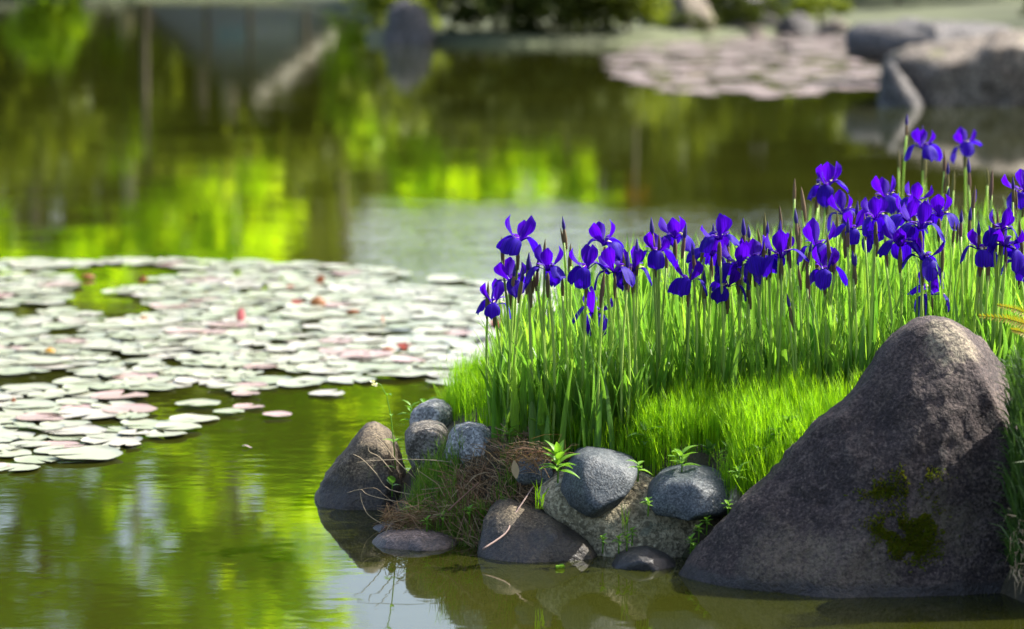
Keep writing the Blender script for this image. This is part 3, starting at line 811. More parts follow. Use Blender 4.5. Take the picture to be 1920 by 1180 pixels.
def iris_bloom(px, py, label, group, seed, L=None, yaw=None, sc=1.0, depth=None, nleaf=7, tilt=None):
    rr = random.Random(seed * 17 + 3)
    top = at(px, py, depth) if depth else solve_depth(px, py, L or rr.uniform(.37, .44))
    bx, by = top.x + rr.uniform(-.025, .025), top.y + rr.uniform(-.01, .03)
    base = Vector((bx, by, ground(bx, by)))
    t = thing('iris', base, label, 'iris', group)
    ft = top - base
    make_stem(t, base, top - Vector((0, 0, .012)), rr)
    put('spathe', rr.choice(spathe_m), t, Matrix.Translation(ft - Vector((0, 0, .008))) @ Matrix.Rotation(rr.uniform(0, 6), 4, 'Z') @ Matrix.Diagonal((sc * 1.15, sc * 1.15, sc, 1)))
    yaw = rr.uniform(0, 2.1) if yaw is None else yaw
    tl = Matrix.Rotation(rr.gauss(0, .13), 4, 'X') @ Matrix.Rotation(rr.gauss(0, .13), 4, 'Y')
    base_m = Matrix.Translation(ft) @ tl
    for k in range(3):
        a = yaw + k * 2.0944 + rr.gauss(0, .12)
        fm = base_m @ Matrix.Rotation(a, 4, 'Z') @ Matrix.Rotation(rr.gauss(0, .16), 4, 'Y') @ Matrix.Diagonal((sc * rr.uniform(.92, 1.08), sc * rr.uniform(.95, 1.15), sc * rr.uniform(.9, 1.15), 1))
        fo = put('fall_petal', rr.choice(falls), t, fm)
        put('signal_patch', signals[0], fo, Matrix.Identity(4))
        put('style_arm', styles[0], t, base_m @ Matrix.Rotation(a, 4, 'Z') @ Matrix.Diagonal((sc, sc, sc, 1)))
        a2 = a + 1.047 + rr.gauss(0, .15)
        put('standard_petal', rr.choice(stands), t, base_m @ Matrix.Rotation(a2, 4, 'Z') @ Matrix.Rotation(rr.uniform(-.05, .32), 4, 'Y') @ Matrix.Diagonal((sc, sc * rr.uniform(.9, 1.15), sc * rr.uniform(.9, 1.08), 1)))
    leaves_for(t, nleaf, min(.34, max(.2, ft.z * .72)), rr, base)
    return t
def iris_bud(px, py, kind, label, group, seed, nleaf=6):
    rr = random.Random(seed * 29 + 5)
    tip = solve_depth(px, py, rr.uniform(.41, .49))
    top = tip - Vector((rr.uniform(-.004, .004), 0, .034))
    bx, by = top.x + rr.uniform(-.025, .025), top.y + rr.uniform(-.01, .03)
    base = Vector((bx, by, ground(bx, by)))
    t = thing('iris', base, label, 'iris bud', group)
    d = make_stem(t, base, top - Vector((0, 0, .03)), rr, .0034, .0024)
    ft = top - base
    rot = Vector((0, 0, 1)).rotation_difference(d).to_matrix().to_4x4() @ Matrix.Rotation(rr.gauss(0, .06), 4, 'Y')
    s = rr.uniform(.85, 1.15)
    T = Matrix.Translation(ft) @ rot
    if kind == 'p':
        put('spathe', spathe_m[1], t, T @ Matrix.Diagonal((s, s, s, 1)))
        put('bud', rr.choice(bud_m), t, T @ Matrix.Rotation(rr.gauss(0, .05), 4, 'X') @ Matrix.Diagonal((s, s, s, 1)))
        if rr.random() < .3:
            put('sheath', brown_m[1], t, T @ Matrix.Translation((rr.choice((-.006, .006)), .002, -.012)) @ Matrix.Rotation(rr.gauss(0, .08), 4, 'Y') @ Matrix.Diagonal((s * .8, s * .8, s * .85, 1)))
    else:
        put('sheath', rr.choice(brown_m), t, T @ Matrix.Diagonal((s, s, s, 1)))
    leaves_for(t, nleaf, min(.32, max(.2, ft.z * .66)), rr, base)
    return t

BLOOMS = [(927, 571), (959, 528), (971, 456), (1027, 508), (1099, 507), (1111, 588), (1134, 460), (1153, 512), (1187, 509), (1229, 476), (1266, 446), (1291, 530), (1334, 480), (1349, 450), (1364, 538),
          (1385, 499), (1416, 491), (1465, 484), (1533, 466), (1547, 511), (1551, 352), (1582, 402), (1642, 412), (1644, 438), (1662, 373), (1688, 462), (1715, 380), (1726, 430), (1761, 406), (1731, 488),
          (1731, 279), (1810, 276), (1877, 435), (1886, 462), (1838, 470), (1918, 362), (1912, 495), (1746, 552), (1700, 415), (1600, 432)]
ORD = ['first', 'second', 'third', 'fourth', 'fifth', 'sixth', 'seventh', 'eighth', 'ninth', 'tenth', 'eleventh', 'twelfth', 'thirteenth', 'fourteenth', 'fifteenth', 'sixteenth', 'seventeenth', 'eighteenth']
YAW = {0: .35, 2: .2, 3: 1.2, 4: 2.3, 6: 1.0, 10: 1.6, 11: .1, 14: 2.2, 19: 2.4, 27: 1.5, 25: 1.57, 28: 1.4}
LEN = {0: .29, 1: .33, 5: .24, 37: .26}
for i, (px, py) in enumerate(BLOOMS):
    if i == 5: lab, grp = 'low iris bloom tucked down between the leaf blades near the pond end', None
    elif i == 37: lab, grp = 'low iris bloom half hidden in the leaves above the boulder top', None
    elif i == 30: lab, grp = 'tall violet iris bloom with a dark bud stalk crossing in front, above the rest', None
    elif i == 31: lab, grp = 'tallest compact violet iris bloom standing clear on a bare stem', None
    elif px < 1480:
        k = sum(1 for j, b in enumerate(BLOOMS) if j != 5 and b[0] < px)
        lab, grp = 'violet-blue iris in bloom, %s along the bed from the lily-pad end' % ORD[k], 'irises in bloom'
    elif i == 19: lab, grp = 'lone wide iris bloom hanging lower than its neighbours, over bare leaf tips', 'irises in bloom'
    else: lab, grp = 'violet-blue iris blooming in the crowded tall bed behind the boulder', 'irises blooming in the crowded part'
    iris_bloom(px, py, lab, grp, i + 1, LEN.get(i), YAW.get(i), rnd.uniform(.92, 1.08))

BUDS = [(942, 432, 'b'), (1020, 431, 'b'), (1058, 401, 'p'), (1070, 444, 'b'), (966, 488, 'p'), (988, 476, 'p'), (980, 497, 'p'), (998, 489, 'p'), (915, 520, 'b'), (1006, 479, 'p'), (1056, 498, 'b'), (992, 500, 'b'),
        (1155, 448, 'p'), (1169, 465, 'b'), (1174, 471, 'p'), (1193, 446, 'p'), (1132, 498, 'b'), (1226, 408, 'p'), (1234, 426, 'b'), (1251, 447, 'p'),
        (1284, 417, 'p'), (1299, 448, 'p'), (1292, 495, 'b'), (1321, 426, 'b'), (1340, 417, 'p'), (1365, 433, 'p'), (1398, 411, 'p'), (1404, 417, 'p'), (1423, 414, 'b'), (1441, 409, 'p'), (1437, 388, 'b'),
        (1441, 450, 'p'), (1408, 478, 'b'), (1322, 504, 'p'), (1404, 514, 'p'), (1463, 408, 'p'), (1493, 391, 'p'), (1484, 416, 'b'), (1498, 419, 'b'), (1476, 432, 'b'), (1519, 442, 'p'), (1591, 406, 'p'),
        (1600, 466, 'p'), (1607, 469, 'p'), (1481, 545, 'p'), (1564, 448, 'b'), (1499, 480, 'b'), (1512, 484, 'b'), (1703, 211, 'p'), (1728, 232, 'p'), (1685, 269, 'b'), (1770, 273, 'b'), (1779, 300, 'p'),
        (1815, 298, 'p'), (1852, 300, 'b'), (1861, 308, 'b'), (1900, 325, 'p'), (1774, 342, 'p'), (1786, 310, 'b'), (1826, 335, 'b'), (1827, 353, 'p'), (1801, 387, 'p'), (1822, 383, 'p'), (1836, 410, 'p'),
        (1886, 392, 'p'), (1874, 381, 'b'), (1863, 394, 'b'), (1607, 374, 'p'), (1619, 385, 'b'), (1507, 342, 'b'), (1491, 322, 'b'), (1847, 438, 'b'), (1913, 403, 'b'), (1906, 428, 'b'), (1790, 399, 'b'),
        (1735, 282, 'b'), (1833, 492, 'p'), (1536, 323, 'p'), (1530, 339, 'b'), (1660, 430, 'b'), (1572, 380, 'b'), (1640, 350, 'b'), (1550, 430, 'b'), (1770, 440, 'b'), (1856, 460, 'b'), (1465, 372, 'b'), (1430, 440, 'b')]
for i, (px, py, k) in enumerate(BUDS):
    if i == 2: lab, grp = 'tall iris stalk with pointed indigo bud, alone above the pond-end blooms', None
    elif (px, py) == (1703, 211): lab, grp = 'tallest iris bud stalk of the whole bed, bare stem', None
    else:
        z = 'over the pond end of the bed' if px < 1120 else ('above the stone wall' if px < 1400 else ('where the bed rises near the boulder' if px < 1640 else 'behind the boulder'))
        c = 'indigo pointed iris bud on its stalk ' if k == 'p' else 'brown closed iris sheath on its stalk '
        lab, grp = c + z, ('indigo buds ' if k == 'p' else 'brown sheaths ') + z
    iris_bud(px, py, k, lab, grp, i + 1)

# the mass of sword leaves between the stalks
def add_proto(mb, pr, mat4):
    b = len(mb.v)
    mb.v += [mat4 @ v for v in pr.v]
    mb.f += [tuple(b + k for k in f) for f in pr.f]
def blades(n, P, lmin, lmax, seed, name, label, wide=1.0):
    rr = random.Random(seed); mb = MB(); c = 0
    x0, x1 = min(p[0] for p in P), max(p[0] for p in P); y0, y1 = min(p[1] for p in P), max(p[1] for p in P)
    while c < n:
        x, y = rr.uniform(x0, x1), rr.uniform(y0, y1)
        if poly_dist(x, y, P) < 0 or x > y * .19: continue
        if noise.noise(Vector((x * 7, y * 7, 2))) < -.35: continue
        c += 1
        L = rr.uniform(lmin, lmax) * (.82 + .18 * sstep(.0, .35, x)) * (1 - .28 * sstep(6.7, 8.0, y)) * (1 + .12 * noise.noise(Vector((x * 5, y * 5, 8))))
        m4 = Matrix.Translation((x, y, ground(x, y) - .01)) @ Matrix.Rotation(rr.uniform(0, 6.28), 4, 'Z') @ Matrix.Rotation(rr.uniform(-.05, .14), 4, 'Y') @ Matrix.Diagonal((1, rr.uniform(.7, 1.2) * wide, L, 1))
        add_proto(mb, rr.choice(leaf_protos), m4)
    return tag(obj(name, mb.mesh(name), M['iris_leaf']), label, 'leaves', kind='stuff')
blades(3000, BED, .22, .36, 5, 'iris_leaves', 'dense upright green sword leaves filling the iris bed')

# ------------------------------------------------------------------ grasses
def tufts(n, region, hmin, hmax, w, lean, seed, hairs=0, clump=None):
    rr = random.Random(seed); mb = MB(); c = 0
    while c < n:
        r = region(rr)
        if r is None: continue
        x, y, z = r; c += 1
        h = rr.uniform(hmin, hmax) * (1 + .5 * noise.noise(Vector((x * 11, y * 11, seed)))); a = rr.uniform(0, 6.28); l = rr.gauss(0, lean)
        dx, dy = math.cos(a) * l * h, math.sin(a) * l * h
        side = Vector((math.cos(a + 1.57 + rr.uniform(-.7, .7)), math.sin(a + 1.57), 0))
        pts = [Vector((x, y, z - .01)), Vector((x + dx * .3, y + dy * .3, z + h * .5)), Vector((x + dx, y + dy, z + h * (1 - .2 * abs(l))))]
        mb.strip(pts, [w, w * .85, w * .12], side)
        for _ in range(hairs):
            u = rr.uniform(.35, .95); p = pts[1].lerp(pts[2], (u - .5) * 2) if u > .5 else pts[0].lerp(pts[1], u * 2)
            b = rr.uniform(0, 6.28); q = rr.uniform(.012, .026)
            d = Vector((math.cos(b) * q * .55, math.sin(b) * q * .55, q))
            mb.strip([p, p + d], [w * .42, w * .1], Vector((-math.sin(b), math.cos(b), 0)))
    return mb
def poly_region(P, pad=0.0):
    x0, x1 = min(p[0] for p in P), max(p[0] for p in P); y0, y1 = min(p[1] for p in P), max(p[1] for p in P)
    def f(rr):
        x, y = rr.uniform(x0, x1), rr.uniform(y0, y1)
        if poly_dist(x, y, P) < pad or noise.noise(Vector((x * 8, y * 8, 4))) < -.3: return None
        return x, y, ground(x, y)
    return f
HT1 = [(.24, 6.1), (.33, 6.05), (.41, 6.03), (.43, 5.94), (.5, 5.88), (.6, 5.95), (.8, 6.12), (.8, 6.5), (.62, 6.4), (.5, 6.46), (.4, 6.3), (.28, 6.3)]
tag(obj('horsetail_grass', tufts(5400, poly_region(HT1), .07, .135, .0009, .22, 3, 7).mesh('horsetail_grass'), M['grass']), 'bright yellow-green feathery horsetail in front of the irises beside the boulder', 'grass', kind='stuff')
HT2 = [(-.19, 7.15), (-.17, 6.85), (-.11, 6.6), (-.04, 6.36), (.1, 6.25), (.12, 6.6), (.02, 7.1), (-.05, 7.4)]
tag(obj('horsetail_grass', tufts(3000, poly_region(HT2), .06, .115, .0009, .22, 4, 7).mesh('horsetail_grass'), M['grass']), 'bright green feathery horsetail along the pond-end edge of the bed', 'grass', kind='stuff')
HT3 = [(.0, 6.2), (.2, 6.1), (.3, 6.08), (.3, 6.25), (.0, 6.3)]
tag(obj('horsetail_grass', tufts(900, poly_region(HT3), .04, .09, .0008, .25, 8, 6).mesh('horsetail_grass'), M['grass']), 'short feathery horsetail at the foot of the iris leaves above the stone wall', 'grass', kind='stuff')
def at_px(cx, cy, sx, sy, Y0, Y1):
    def f(rr):
        px, py = rr.gauss(cx, sx), rr.gauss(cy, sy)
        p = at(px, py, 6.3)
        Y = rr.uniform(Y0, Y1); x = p.x * Y / 6.3
        return x, Y, ground(x, Y)
    return f
SL = [(-.25, 6.2), (-.1, 6.1), (.0, 6.1), (.02, 6.3), (-.05, 6.5), (-.2, 6.6)]
SL2 = [(-.17, 6.12), (-.1, 6.07), (.0, 6.08), (.02, 6.16), (-.06, 6.22), (-.14, 6.22)]
tag(obj('bank_grass', tufts(420, poly_region(SL2), .02, .06, .0012, .5, 16, 2).mesh('bank_grass'), M['bank_grass']), 'short light green grass poking through the dry straw', 'grass', kind='stuff')
SL1 = [(-.235, 6.25), (-.17, 6.14), (-.06, 6.1), (-.03, 6.2), (-.12, 6.27), (-.2, 6.4)]
tag(obj('bank_grass', tufts(620, poly_region(SL1), .035, .085, .0012, .35, 6, 3).mesh('bank_grass'), M['bank_grass']), 'loose light green grass spilling over the stones at the bank tip', 'grass', kind='stuff')
def right_edge(rr):
    x, y = rr.uniform(.93, 1.15), rr.uniform(5.42, 5.75)
    return x, y, rr.uniform(.02, .36)
# overhanging grass at the boulder's shaded side, shade put into its dark colour
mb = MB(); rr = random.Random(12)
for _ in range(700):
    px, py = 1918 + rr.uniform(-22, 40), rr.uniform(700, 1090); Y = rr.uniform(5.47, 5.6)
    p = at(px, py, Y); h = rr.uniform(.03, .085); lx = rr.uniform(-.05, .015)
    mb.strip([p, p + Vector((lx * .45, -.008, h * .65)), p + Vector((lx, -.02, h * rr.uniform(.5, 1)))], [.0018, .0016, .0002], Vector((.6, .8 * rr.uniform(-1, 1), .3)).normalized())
tag(obj('overhanging_grass', mb.mesh('overhanging_grass'), M['shade_grass']), 'grass with shade put into its dark green, hanging against the shaded side of the boulder', 'grass', kind='stuff')
mb = MB()
for _ in range(60):
    px, py = 1925 + rr.uniform(-25, 20), rr.uniform(960, 1090); p = at(px, py, rr.uniform(5.45, 5.52))
    d = Vector((rr.uniform(-.03, .01), -.01, rr.uniform(-.05, .01)))
    mb.strip([p, p + d * .5 + Vector((-.005, 0, .008)), p + d], [.0015, .0013, .0003], Vector((.7, .3, .6)).normalized())
tag(obj('dry_roots', mb.mesh('dry_roots'), M['twig']), 'pale dry roots and blades dangling at the waterline by the boulder', 'roots', kind='stuff')
# earth that carries it, beyond the boulder
rock('earth_mound', 'dark earth mound carrying the overhanging grass beside the boulder',
     [(1915, 700), (1935, 680), (2000, 660), (2120, 700), (2160, 1000), (2140, 1250), (1925, 1250), (1912, 1000)], 5.62, 0.16, M['soil'], cat='mound', sub=4, seed=77, amp=0.03, scl=3, facets=0)

# dry straw heap
mb = MB(); rr = random.Random(22)
for _ in range(1500):
    px, py = rr.gauss(925, 42), rr.gauss(935, 36)
    if py < 868 + abs(px - 925) * .2 or py > 1015: continue
    Y = 6.24 - (py - 860) / 160 * .13 + rr.uniform(-.03, .01); p = at(px, py, Y)
    a = rr.gauss(-1.0, .7); q = rr.uniform(.015, .05)
    d = Vector((math.cos(a) * q, -abs(rr.gauss(0, .25)) * q, math.sin(a) * q)); k = Vector((rr.uniform(-.01, .01), -.006, rr.uniform(0, .012)))
    mb.strip([p - d, p + k, p + d], [.0008, .0009, .0004], Vector((rr.uniform(-1, 1), .4, rr.uniform(-1, 1))).normalized())
for _ in range(700):
    px, py = rr.uniform(720, 900), rr.gauss(975, 14)
    p = at(px, py, 6.17 + rr.uniform(-.03, .03)); a = rr.uniform(0, 6.28); q = rr.uniform(.01, .035)
    d = Vector((math.cos(a) * q, -.2 * q, math.sin(a) * q * .7))
    mb.strip([p - d, p + Vector((0, -.004, .006)), p + d], [.0007, .0008, .0003], Vector((rr.uniform(-1, 1), .4, rr.uniform(-1, 1))).normalized())
for _ in range(1100):
    px, py = rr.uniform(800, 1010), rr.uniform(862, 1000)
    x, Y = at(px, py, 6.2).x, 6.13 + rr.uniform(-.08, .08); p = Vector((x, Y, ground(x, Y) + rr.uniform(.0, .03))); a = rr.gauss(-.9, .8); q = rr.uniform(.012, .045)
    d = Vector((math.cos(a) * q, -.3 * q, math.sin(a) * q * .8))
    mb.strip([p - d, p + Vector((0, -.004, .006)), p + d], [.0009, .001, .0004], Vector((rr.uniform(-1, 1), .4, rr.uniform(-1, 1))).normalized())
for _ in range(260):
    px, py = rr.gauss(1000, 30), rr.gauss(858, 14)
    p = at(px, py, 6.1 + rr.uniform(-.05, .03)); a = rr.uniform(0, 3.14); q = rr.uniform(.01, .035)
    d = Vector((math.cos(a) * q, -.2 * q, math.sin(a) * q * .7))
    mb.strip([p - d, p + Vector((0, -.004, .006)), p + d], [.0007, .0008, .0003], Vector((rr.uniform(-1, 1), .4, rr.uniform(-1, 1))).normalized())
tag(obj('dry_straw', mb.mesh('dry_straw'), M['straw']), 'tangled reddish brown dry straw heaped between the rocks', 'straw', kind='stuff')

def stalk(name, pts, Y, r, mat, label, cat='stalk', group=None, dy=0.0):
    W = [at(px, py, Y + dy * i / max(1, len(pts) - 1)) for i, (px, py) in enumerate(pts)]
    Q = []
    for i in range(len(W) - 1):
        p0, p1, p2, p3 = W[max(i - 1, 0)], W[i], W[i + 1], W[min(i + 2, len(W) - 1)]
        for k in range(4):
            t = k / 4
            Q.append(.5 * ((2 * p1) + (-p0 + p2) * t + (2 * p0 - 5 * p1 + 4 * p2 - p3) * t * t + (-p0 + 3 * p1 - 3 * p2 + p3) * t ** 3))
    Q.append(W[-1]); b = Q[0].copy()
    mb = MB(); mb.tube([q - b for q in Q], [r * (1 - .5 * i / len(Q)) for i in range(len(Q))], 5)
    o = obj(name, mb.mesh(name), mat, None, b)
    return tag(o, label, cat, group)
G = 'dry pale stalks over the pointed rock'
stalk('dry_stalk', [(780, 900), (742, 862), (718, 832), (700, 815)], 6.36, .0013, M['twig'], 'short straight dry stalk leaning up across the pointed rock', group=G)
stalk('dry_stalk', [(915, 890), (850, 868), (780, 862), (700, 864), (668, 868)], 6.24, .0012, M['twig'], 'long pale stalk arching from the straw over the pointed rock', group=G)
stalk('dry_stalk', [(790, 930), (730, 918), (705, 888), (680, 862), (662, 852)], 6.32, .0014, M['twig'], 'bent dry stalk with a kink hanging before the pointed rock', group=G)
stalk('dry_stalk', [(735, 885), (712, 858), (693, 848), (690, 838)], 6.33, .0013, M['twig'], 'thick forked dry stalk top', group=G)
stalk('dry_stalk', [(800, 945), (740, 940), (690, 928), (676, 918), (650, 925)], 6.3, .0012, M['twig'], 'low dry stalk trailing towards the water', group=G)
stalk('dry_stalk', [(720, 985), (690, 965), (678, 940), (676, 925)], 6.3, .0012, M['twig'], 'dry stalk standing just above the water', group=G)
stalk('dry_stalk', [(760, 960), (722, 930), (700, 915), (660, 922)], 6.31, .001, M['twig'], 'thin crossing dry stalk near the waterline', group=G)
stalk('dry_stalk', [(870, 905), (830, 915), (790, 918)], 6.2, .001, M['twig'], 'short pale stalk lying in the bank grass', group=G)
stalk('brown_stem', [(905, 1030), (948, 1000), (962, 970), (985, 935), (1000, 912)], 5.93, .0024, M['brown_twig'], 'reddish brown bare stem bowed across the slanted rock', 'stem', dy=.16)
stalk('brown_stem', [(840, 958), (870, 930), (898, 905)], 6.12, .002, M['brown_twig'], 'short straight brown stem lying on the straw', 'stem')
mb = MB(); mb.grid(lambda u, v: Vector(((v - .5) * .016 * math.sin(math.pi * (.06 + .9 * u)), -.002, (u - .5) * .038)), 6, 2)
o = obj('dead_leaf', mb.mesh('dead_leaf'), M['twig'], None, at(966, 880, 6.03)); o.rotation_euler = (0, -.12, 0); tag(o, 'pale dead leaf stuck upright on the dark stone', 'leaf')
for k, (pts, Y) in enumerate([([(1395, 945), (1355, 985), (1340, 1000)], 5.88), ([(1400, 935), (1360, 970), (1338, 990)], 5.87), ([(1392, 952), (1365, 985), (1345, 1008)], 5.87), ([(1405, 930), (1370, 965), (1350, 985)], 5.86)]):
    stalk('dry_stalk', pts, Y, .0013, M['straw'], 'brown dry blade wedged between stone wall and boulder', group='dry blades by the boulder')

# ------------------------------------------------------------------ broad-leaved weeds
def broad_leaf(seed, serr=0.0):
    rr = random.Random(seed); mb = MB(); c = rr.uniform(.25, .5)
    def fn(u, v):
        s = (v - .5) * 2
        w = .17 * math.sin(math.pi * (.04 + .94 * u ** .8)) * (1 + serr * math.sin(u * 40) * .12)
        return Vector((u * .97, s * w, .28 * u - c * u * u + abs(s) * w * .45))
    mb.grid(fn, 8, 4)
    return mb.mesh('leaf')
def weed(px, py, Y, label, leaves, L, mat, name='weed', stemh=0.02, cat='plant', seed=1, group=None, rise=(.3, 1.0), wide=1.0):
    rr = random.Random(seed)
    b = at(px, py, Y)
    t = thing(name, b, label, cat, group)
    mb = MB(); mb.tube([(0, 0, -.02), (.001, 0, stemh * .5), (0, 0, stemh)], [.0018, .0016, .001], 5)
    obj('stem', mb.mesh('stem'), M['weed'], t)
    ms = [broad_leaf(seed * 5 + i) for i in range(3)]
    for m in ms: m.materials.append(M[mat])
    for i in range(leaves):
        u = (i + .5) / leaves; a = i * 2.4 + rr.uniform(-.3, .3)
        l = L * rr.uniform(.75, 1.1)
        put('leaf', rr.choice(ms), t, Matrix.Translation((0, 0, stemh * (.15 + .85 * u))) @ Matrix.Rotation(a, 4, 'Z') @ Matrix.Rotation(-(rise[0] + (rise[1] - rise[0]) * u) + rr.gauss(0, .1), 4, 'Y') @ Matrix.Diagonal((l, l * wide, l, 1)))
    return t
weed(1046, 888, 5.93, 'leafy bright green rosette plant growing between the blue stones', 17, .052, 'weed', stemh=.03, seed=3, rise=(-.2, 1.25), wide=.9)
weed(1196, 886, 5.92, 'small four-leaved seedling on the concrete beside the big blue stone', 5, .032, 'weed', stemh=.018, seed=5, rise=(-.1, .5), wide=1.2)
weed(1278, 880, 5.97, 'spreading light green seedling with narrow leaves behind the second blue stone', 9, .042, 'weed', stemh=.03, seed=6, rise=(-.1, .7))
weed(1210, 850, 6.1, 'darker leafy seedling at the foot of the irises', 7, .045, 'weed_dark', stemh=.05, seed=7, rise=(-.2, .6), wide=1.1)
weed(955, 822, 6.18, 'small pale-leaved seedling above the small blue stones', 6, .03, 'weed', stemh=.015, seed=8, rise=(0, .6))
weed(1015, 815, 6.15, 'seedling with two long leaves before the iris blades', 5, .045, 'weed', stemh=.02, seed=9, rise=(.1, .7))
weed(1385, 900, 5.9, 'feathery green seedling hugging the boulder edge', 9, .03, 'weed', stemh=.02, seed=10, rise=(-.1, .7))
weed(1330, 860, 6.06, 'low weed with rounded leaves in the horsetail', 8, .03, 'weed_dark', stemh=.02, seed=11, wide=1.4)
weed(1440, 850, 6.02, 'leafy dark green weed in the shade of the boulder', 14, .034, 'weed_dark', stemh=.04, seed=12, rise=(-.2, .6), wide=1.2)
weed(1400, 800, 6.1, 'sunlit leafy weed at the edge of the boulder shadow', 12, .03, 'weed', stemh=.05, seed=14, rise=(-.2, .6), wide=1.1)
weed(800, 780, 6.9, 'fresh green leaves growing over the pale back stone', 9, .04, 'weed', stemh=.03, seed=13, rise=(-.1, .6), wide=1.1)
weed(735, 915, 6.34, 'single round leaf plant against the pointed rock', 3, .03, 'weed_dark', stemh=.01, seed=15, wide=1.8)
weed(770, 800, 6.8, 'trailing light green plant left of the round stone', 10, .032, 'weed', stemh=.05, seed=16, rise=(-.2, .7))
for i, (px, py, Y) in enumerate([(1160, 1020, 5.9), (1185, 1005, 5.93), (1130, 1020, 5.91), (1295, 1022, 5.86), (1310, 1000, 5.87), (1325, 985, 5.88), (1300, 1040, 5.86), (1215, 950, 5.87), (1365, 955, 5.86), (800, 985, 6.13), (765, 965, 6.17), (830, 975, 6.13), (880, 965, 6.1), (1175, 1020, 5.9)]):
    weed(px, py, Y, 'tiny light green sprout rooted in a crack by the waterline stones', 9, .016, 'weed', 'sprout', .012, 'plant', 30 + i, 'sprouts in the cracks', (-.3, .8), 1.5)
mb = MB()
for k in range(5):
    b = Vector((k * .0025, 0, 0)); a = rnd.uniform(-.2, .15)
    mb.strip([b, b + Vector((a * .03, -.004, .03)), b + Vector((a * .09, -.006, rnd.uniform(.045, .07)))], [.0003, .0012, .0002], Vector((1, .2, 0)))
tag(obj('grass_sprig', mb.mesh('grass_sprig'), M['bank_grass'], None, at(1168, 1005, 5.9)), 'thin upright grass sprig growing out of the concrete', 'grass')
mb = MB()
for k in range(6):
    b = Vector((k * .003, 0, 0)); a = rnd.uniform(-.5, .3)
    mb.strip([b, b + Vector((a * .03, -.004, .03)), b + Vector((a * .09, -.006, rnd.uniform(.04, .075)))], [.0003, .0014, .0002], Vector((1, .2, 0)))
tag(obj('grass_sprig', mb.mesh('grass_sprig'), M['grass'], None, at(1005, 955, 5.95)), 'yellow-green grass sprig between straw and concrete', 'grass')

# yellow-flowered weed leaning over the water
yw = thing('yellow_flower_weed', at(742, 870, 6.5), 'thin weed stem with tiny yellow flowers arching over the water', 'plant')
Q = [at(px, py, 6.5) - yw.location for px, py in [(742, 880), (738, 830), (733, 780), (725, 742), (714, 722), (704, 716)]]
mb = MB(); mb.tube(Q, [.0016, .0015, .0013, .001, .0008, .0006], 5); obj('stem', mb.mesh('stem'), M['weed'], yw)
fm = MB()
for k in range(5):
    a = k * 1.2566; fm.quad(Vector((.003 * math.cos(a), .003 * math.sin(a), 0)), Vector((.003 * math.cos(a), .003 * math.sin(a), .001)), Vector((-.0022 * math.sin(a), .0022 * math.cos(a), 0)))
fmm = fm.mesh('flower'); fmm.materials.append(M['yellow'])
for k in range(7): put('flower', fmm, yw, Matrix.Translation(Q[-1] + Vector((rnd.uniform(-.008, .01), rnd.uniform(-.004, .004), rnd.uniform(-.009, .004)))) @ Matrix.Rotation(rnd.uniform(-.9, .9), 4, 'X'))
bl_ = broad_leaf(77); bl_.materials.append(M['weed'])
for k, u in enumerate((.2, .35, .5, .3, .15, .6)):
    p = Q[int(u * 5)]; put('leaf', bl_, yw, Matrix.Translation(p) @ Matrix.Rotation(k * 2.2 + .4, 4, 'Z') @ Matrix.Rotation(-.3, 4, 'Y') @ Matrix.Scale(.03, 4))

# yellowing fern at the boulder top
fern = thing('fern', at(1965, 680, 5.95), 'yellowing fern fronds reaching over the top of the boulder', 'fern')
def frond(pts, Y, n, pl):
    W = [at(px, py, Y) - fern.location for px, py in pts]
    mb = MB(); mb.tube(W, [.0012 * (1 - .6 * i / len(W)) for i in range(len(W))], 5)
    for i in range(n):
        u = .1 + .9 * i / n; s = u * (len(W) - 1); k = min(int(s), len(W) - 2); p = W[k].lerp(W[k + 1], s - k); t = (W[k + 1] - W[k]).normalized()
        l = pl * (1 - u) ** .7 + .004
        for sg in (-1, 1):
            d = (t * .55 + Vector((0, .25 * sg, .75 * sg)) * .8 + Vector((0, -.3, 0))).normalized() * l
            mb.strip([p, p + d * .5, p + d], [.0022, .0022, .0003], t)
    obj('frond', mb.mesh('frond'), M['fern'], fern)
frond([(1965, 640), (1930, 610), (1890, 598), (1832, 592)], 5.9, 20, .022)
frond([(1970, 640), (1940, 595), (1905, 580), (1868, 572)], 5.95, 18, .018)
frond([(1975, 650), (1940, 635), (1915, 622), (1895, 618)], 5.85, 14, .016)

# ------------------------------------------------------------------ far shore
sh = []
SH = [(-420, 112), (-60, 106), (-17, 103), (-7.5, 98), (-3.5, 70), (-2.2, 45), (0, 43.5), (2.2, 44.5), (4.5, 50), (7, 52), (9, 47), (14, 42), (40, 40), (420, 60)]
sv, sf = [], []
for i, (x, y) in enumerate(SH):
    sv += [(x, y, -.3), (x, y + .6, .12), (x, y + 12, .45), (x * 1.05, y + 60, 1.6), (x * 1.3, 900, 6)]
for i in range(len(SH) - 1):
    for k in range(4): sf.append((i * 5 + k, (i + 1) * 5 + k, (i + 1) * 5 + k + 1, i * 5 + k + 1))
tag(obj('far_shore', mesh('far_shore', sv, sf), M['shore_soil']), 'far bank of the pond', 'shore', kind='structure')

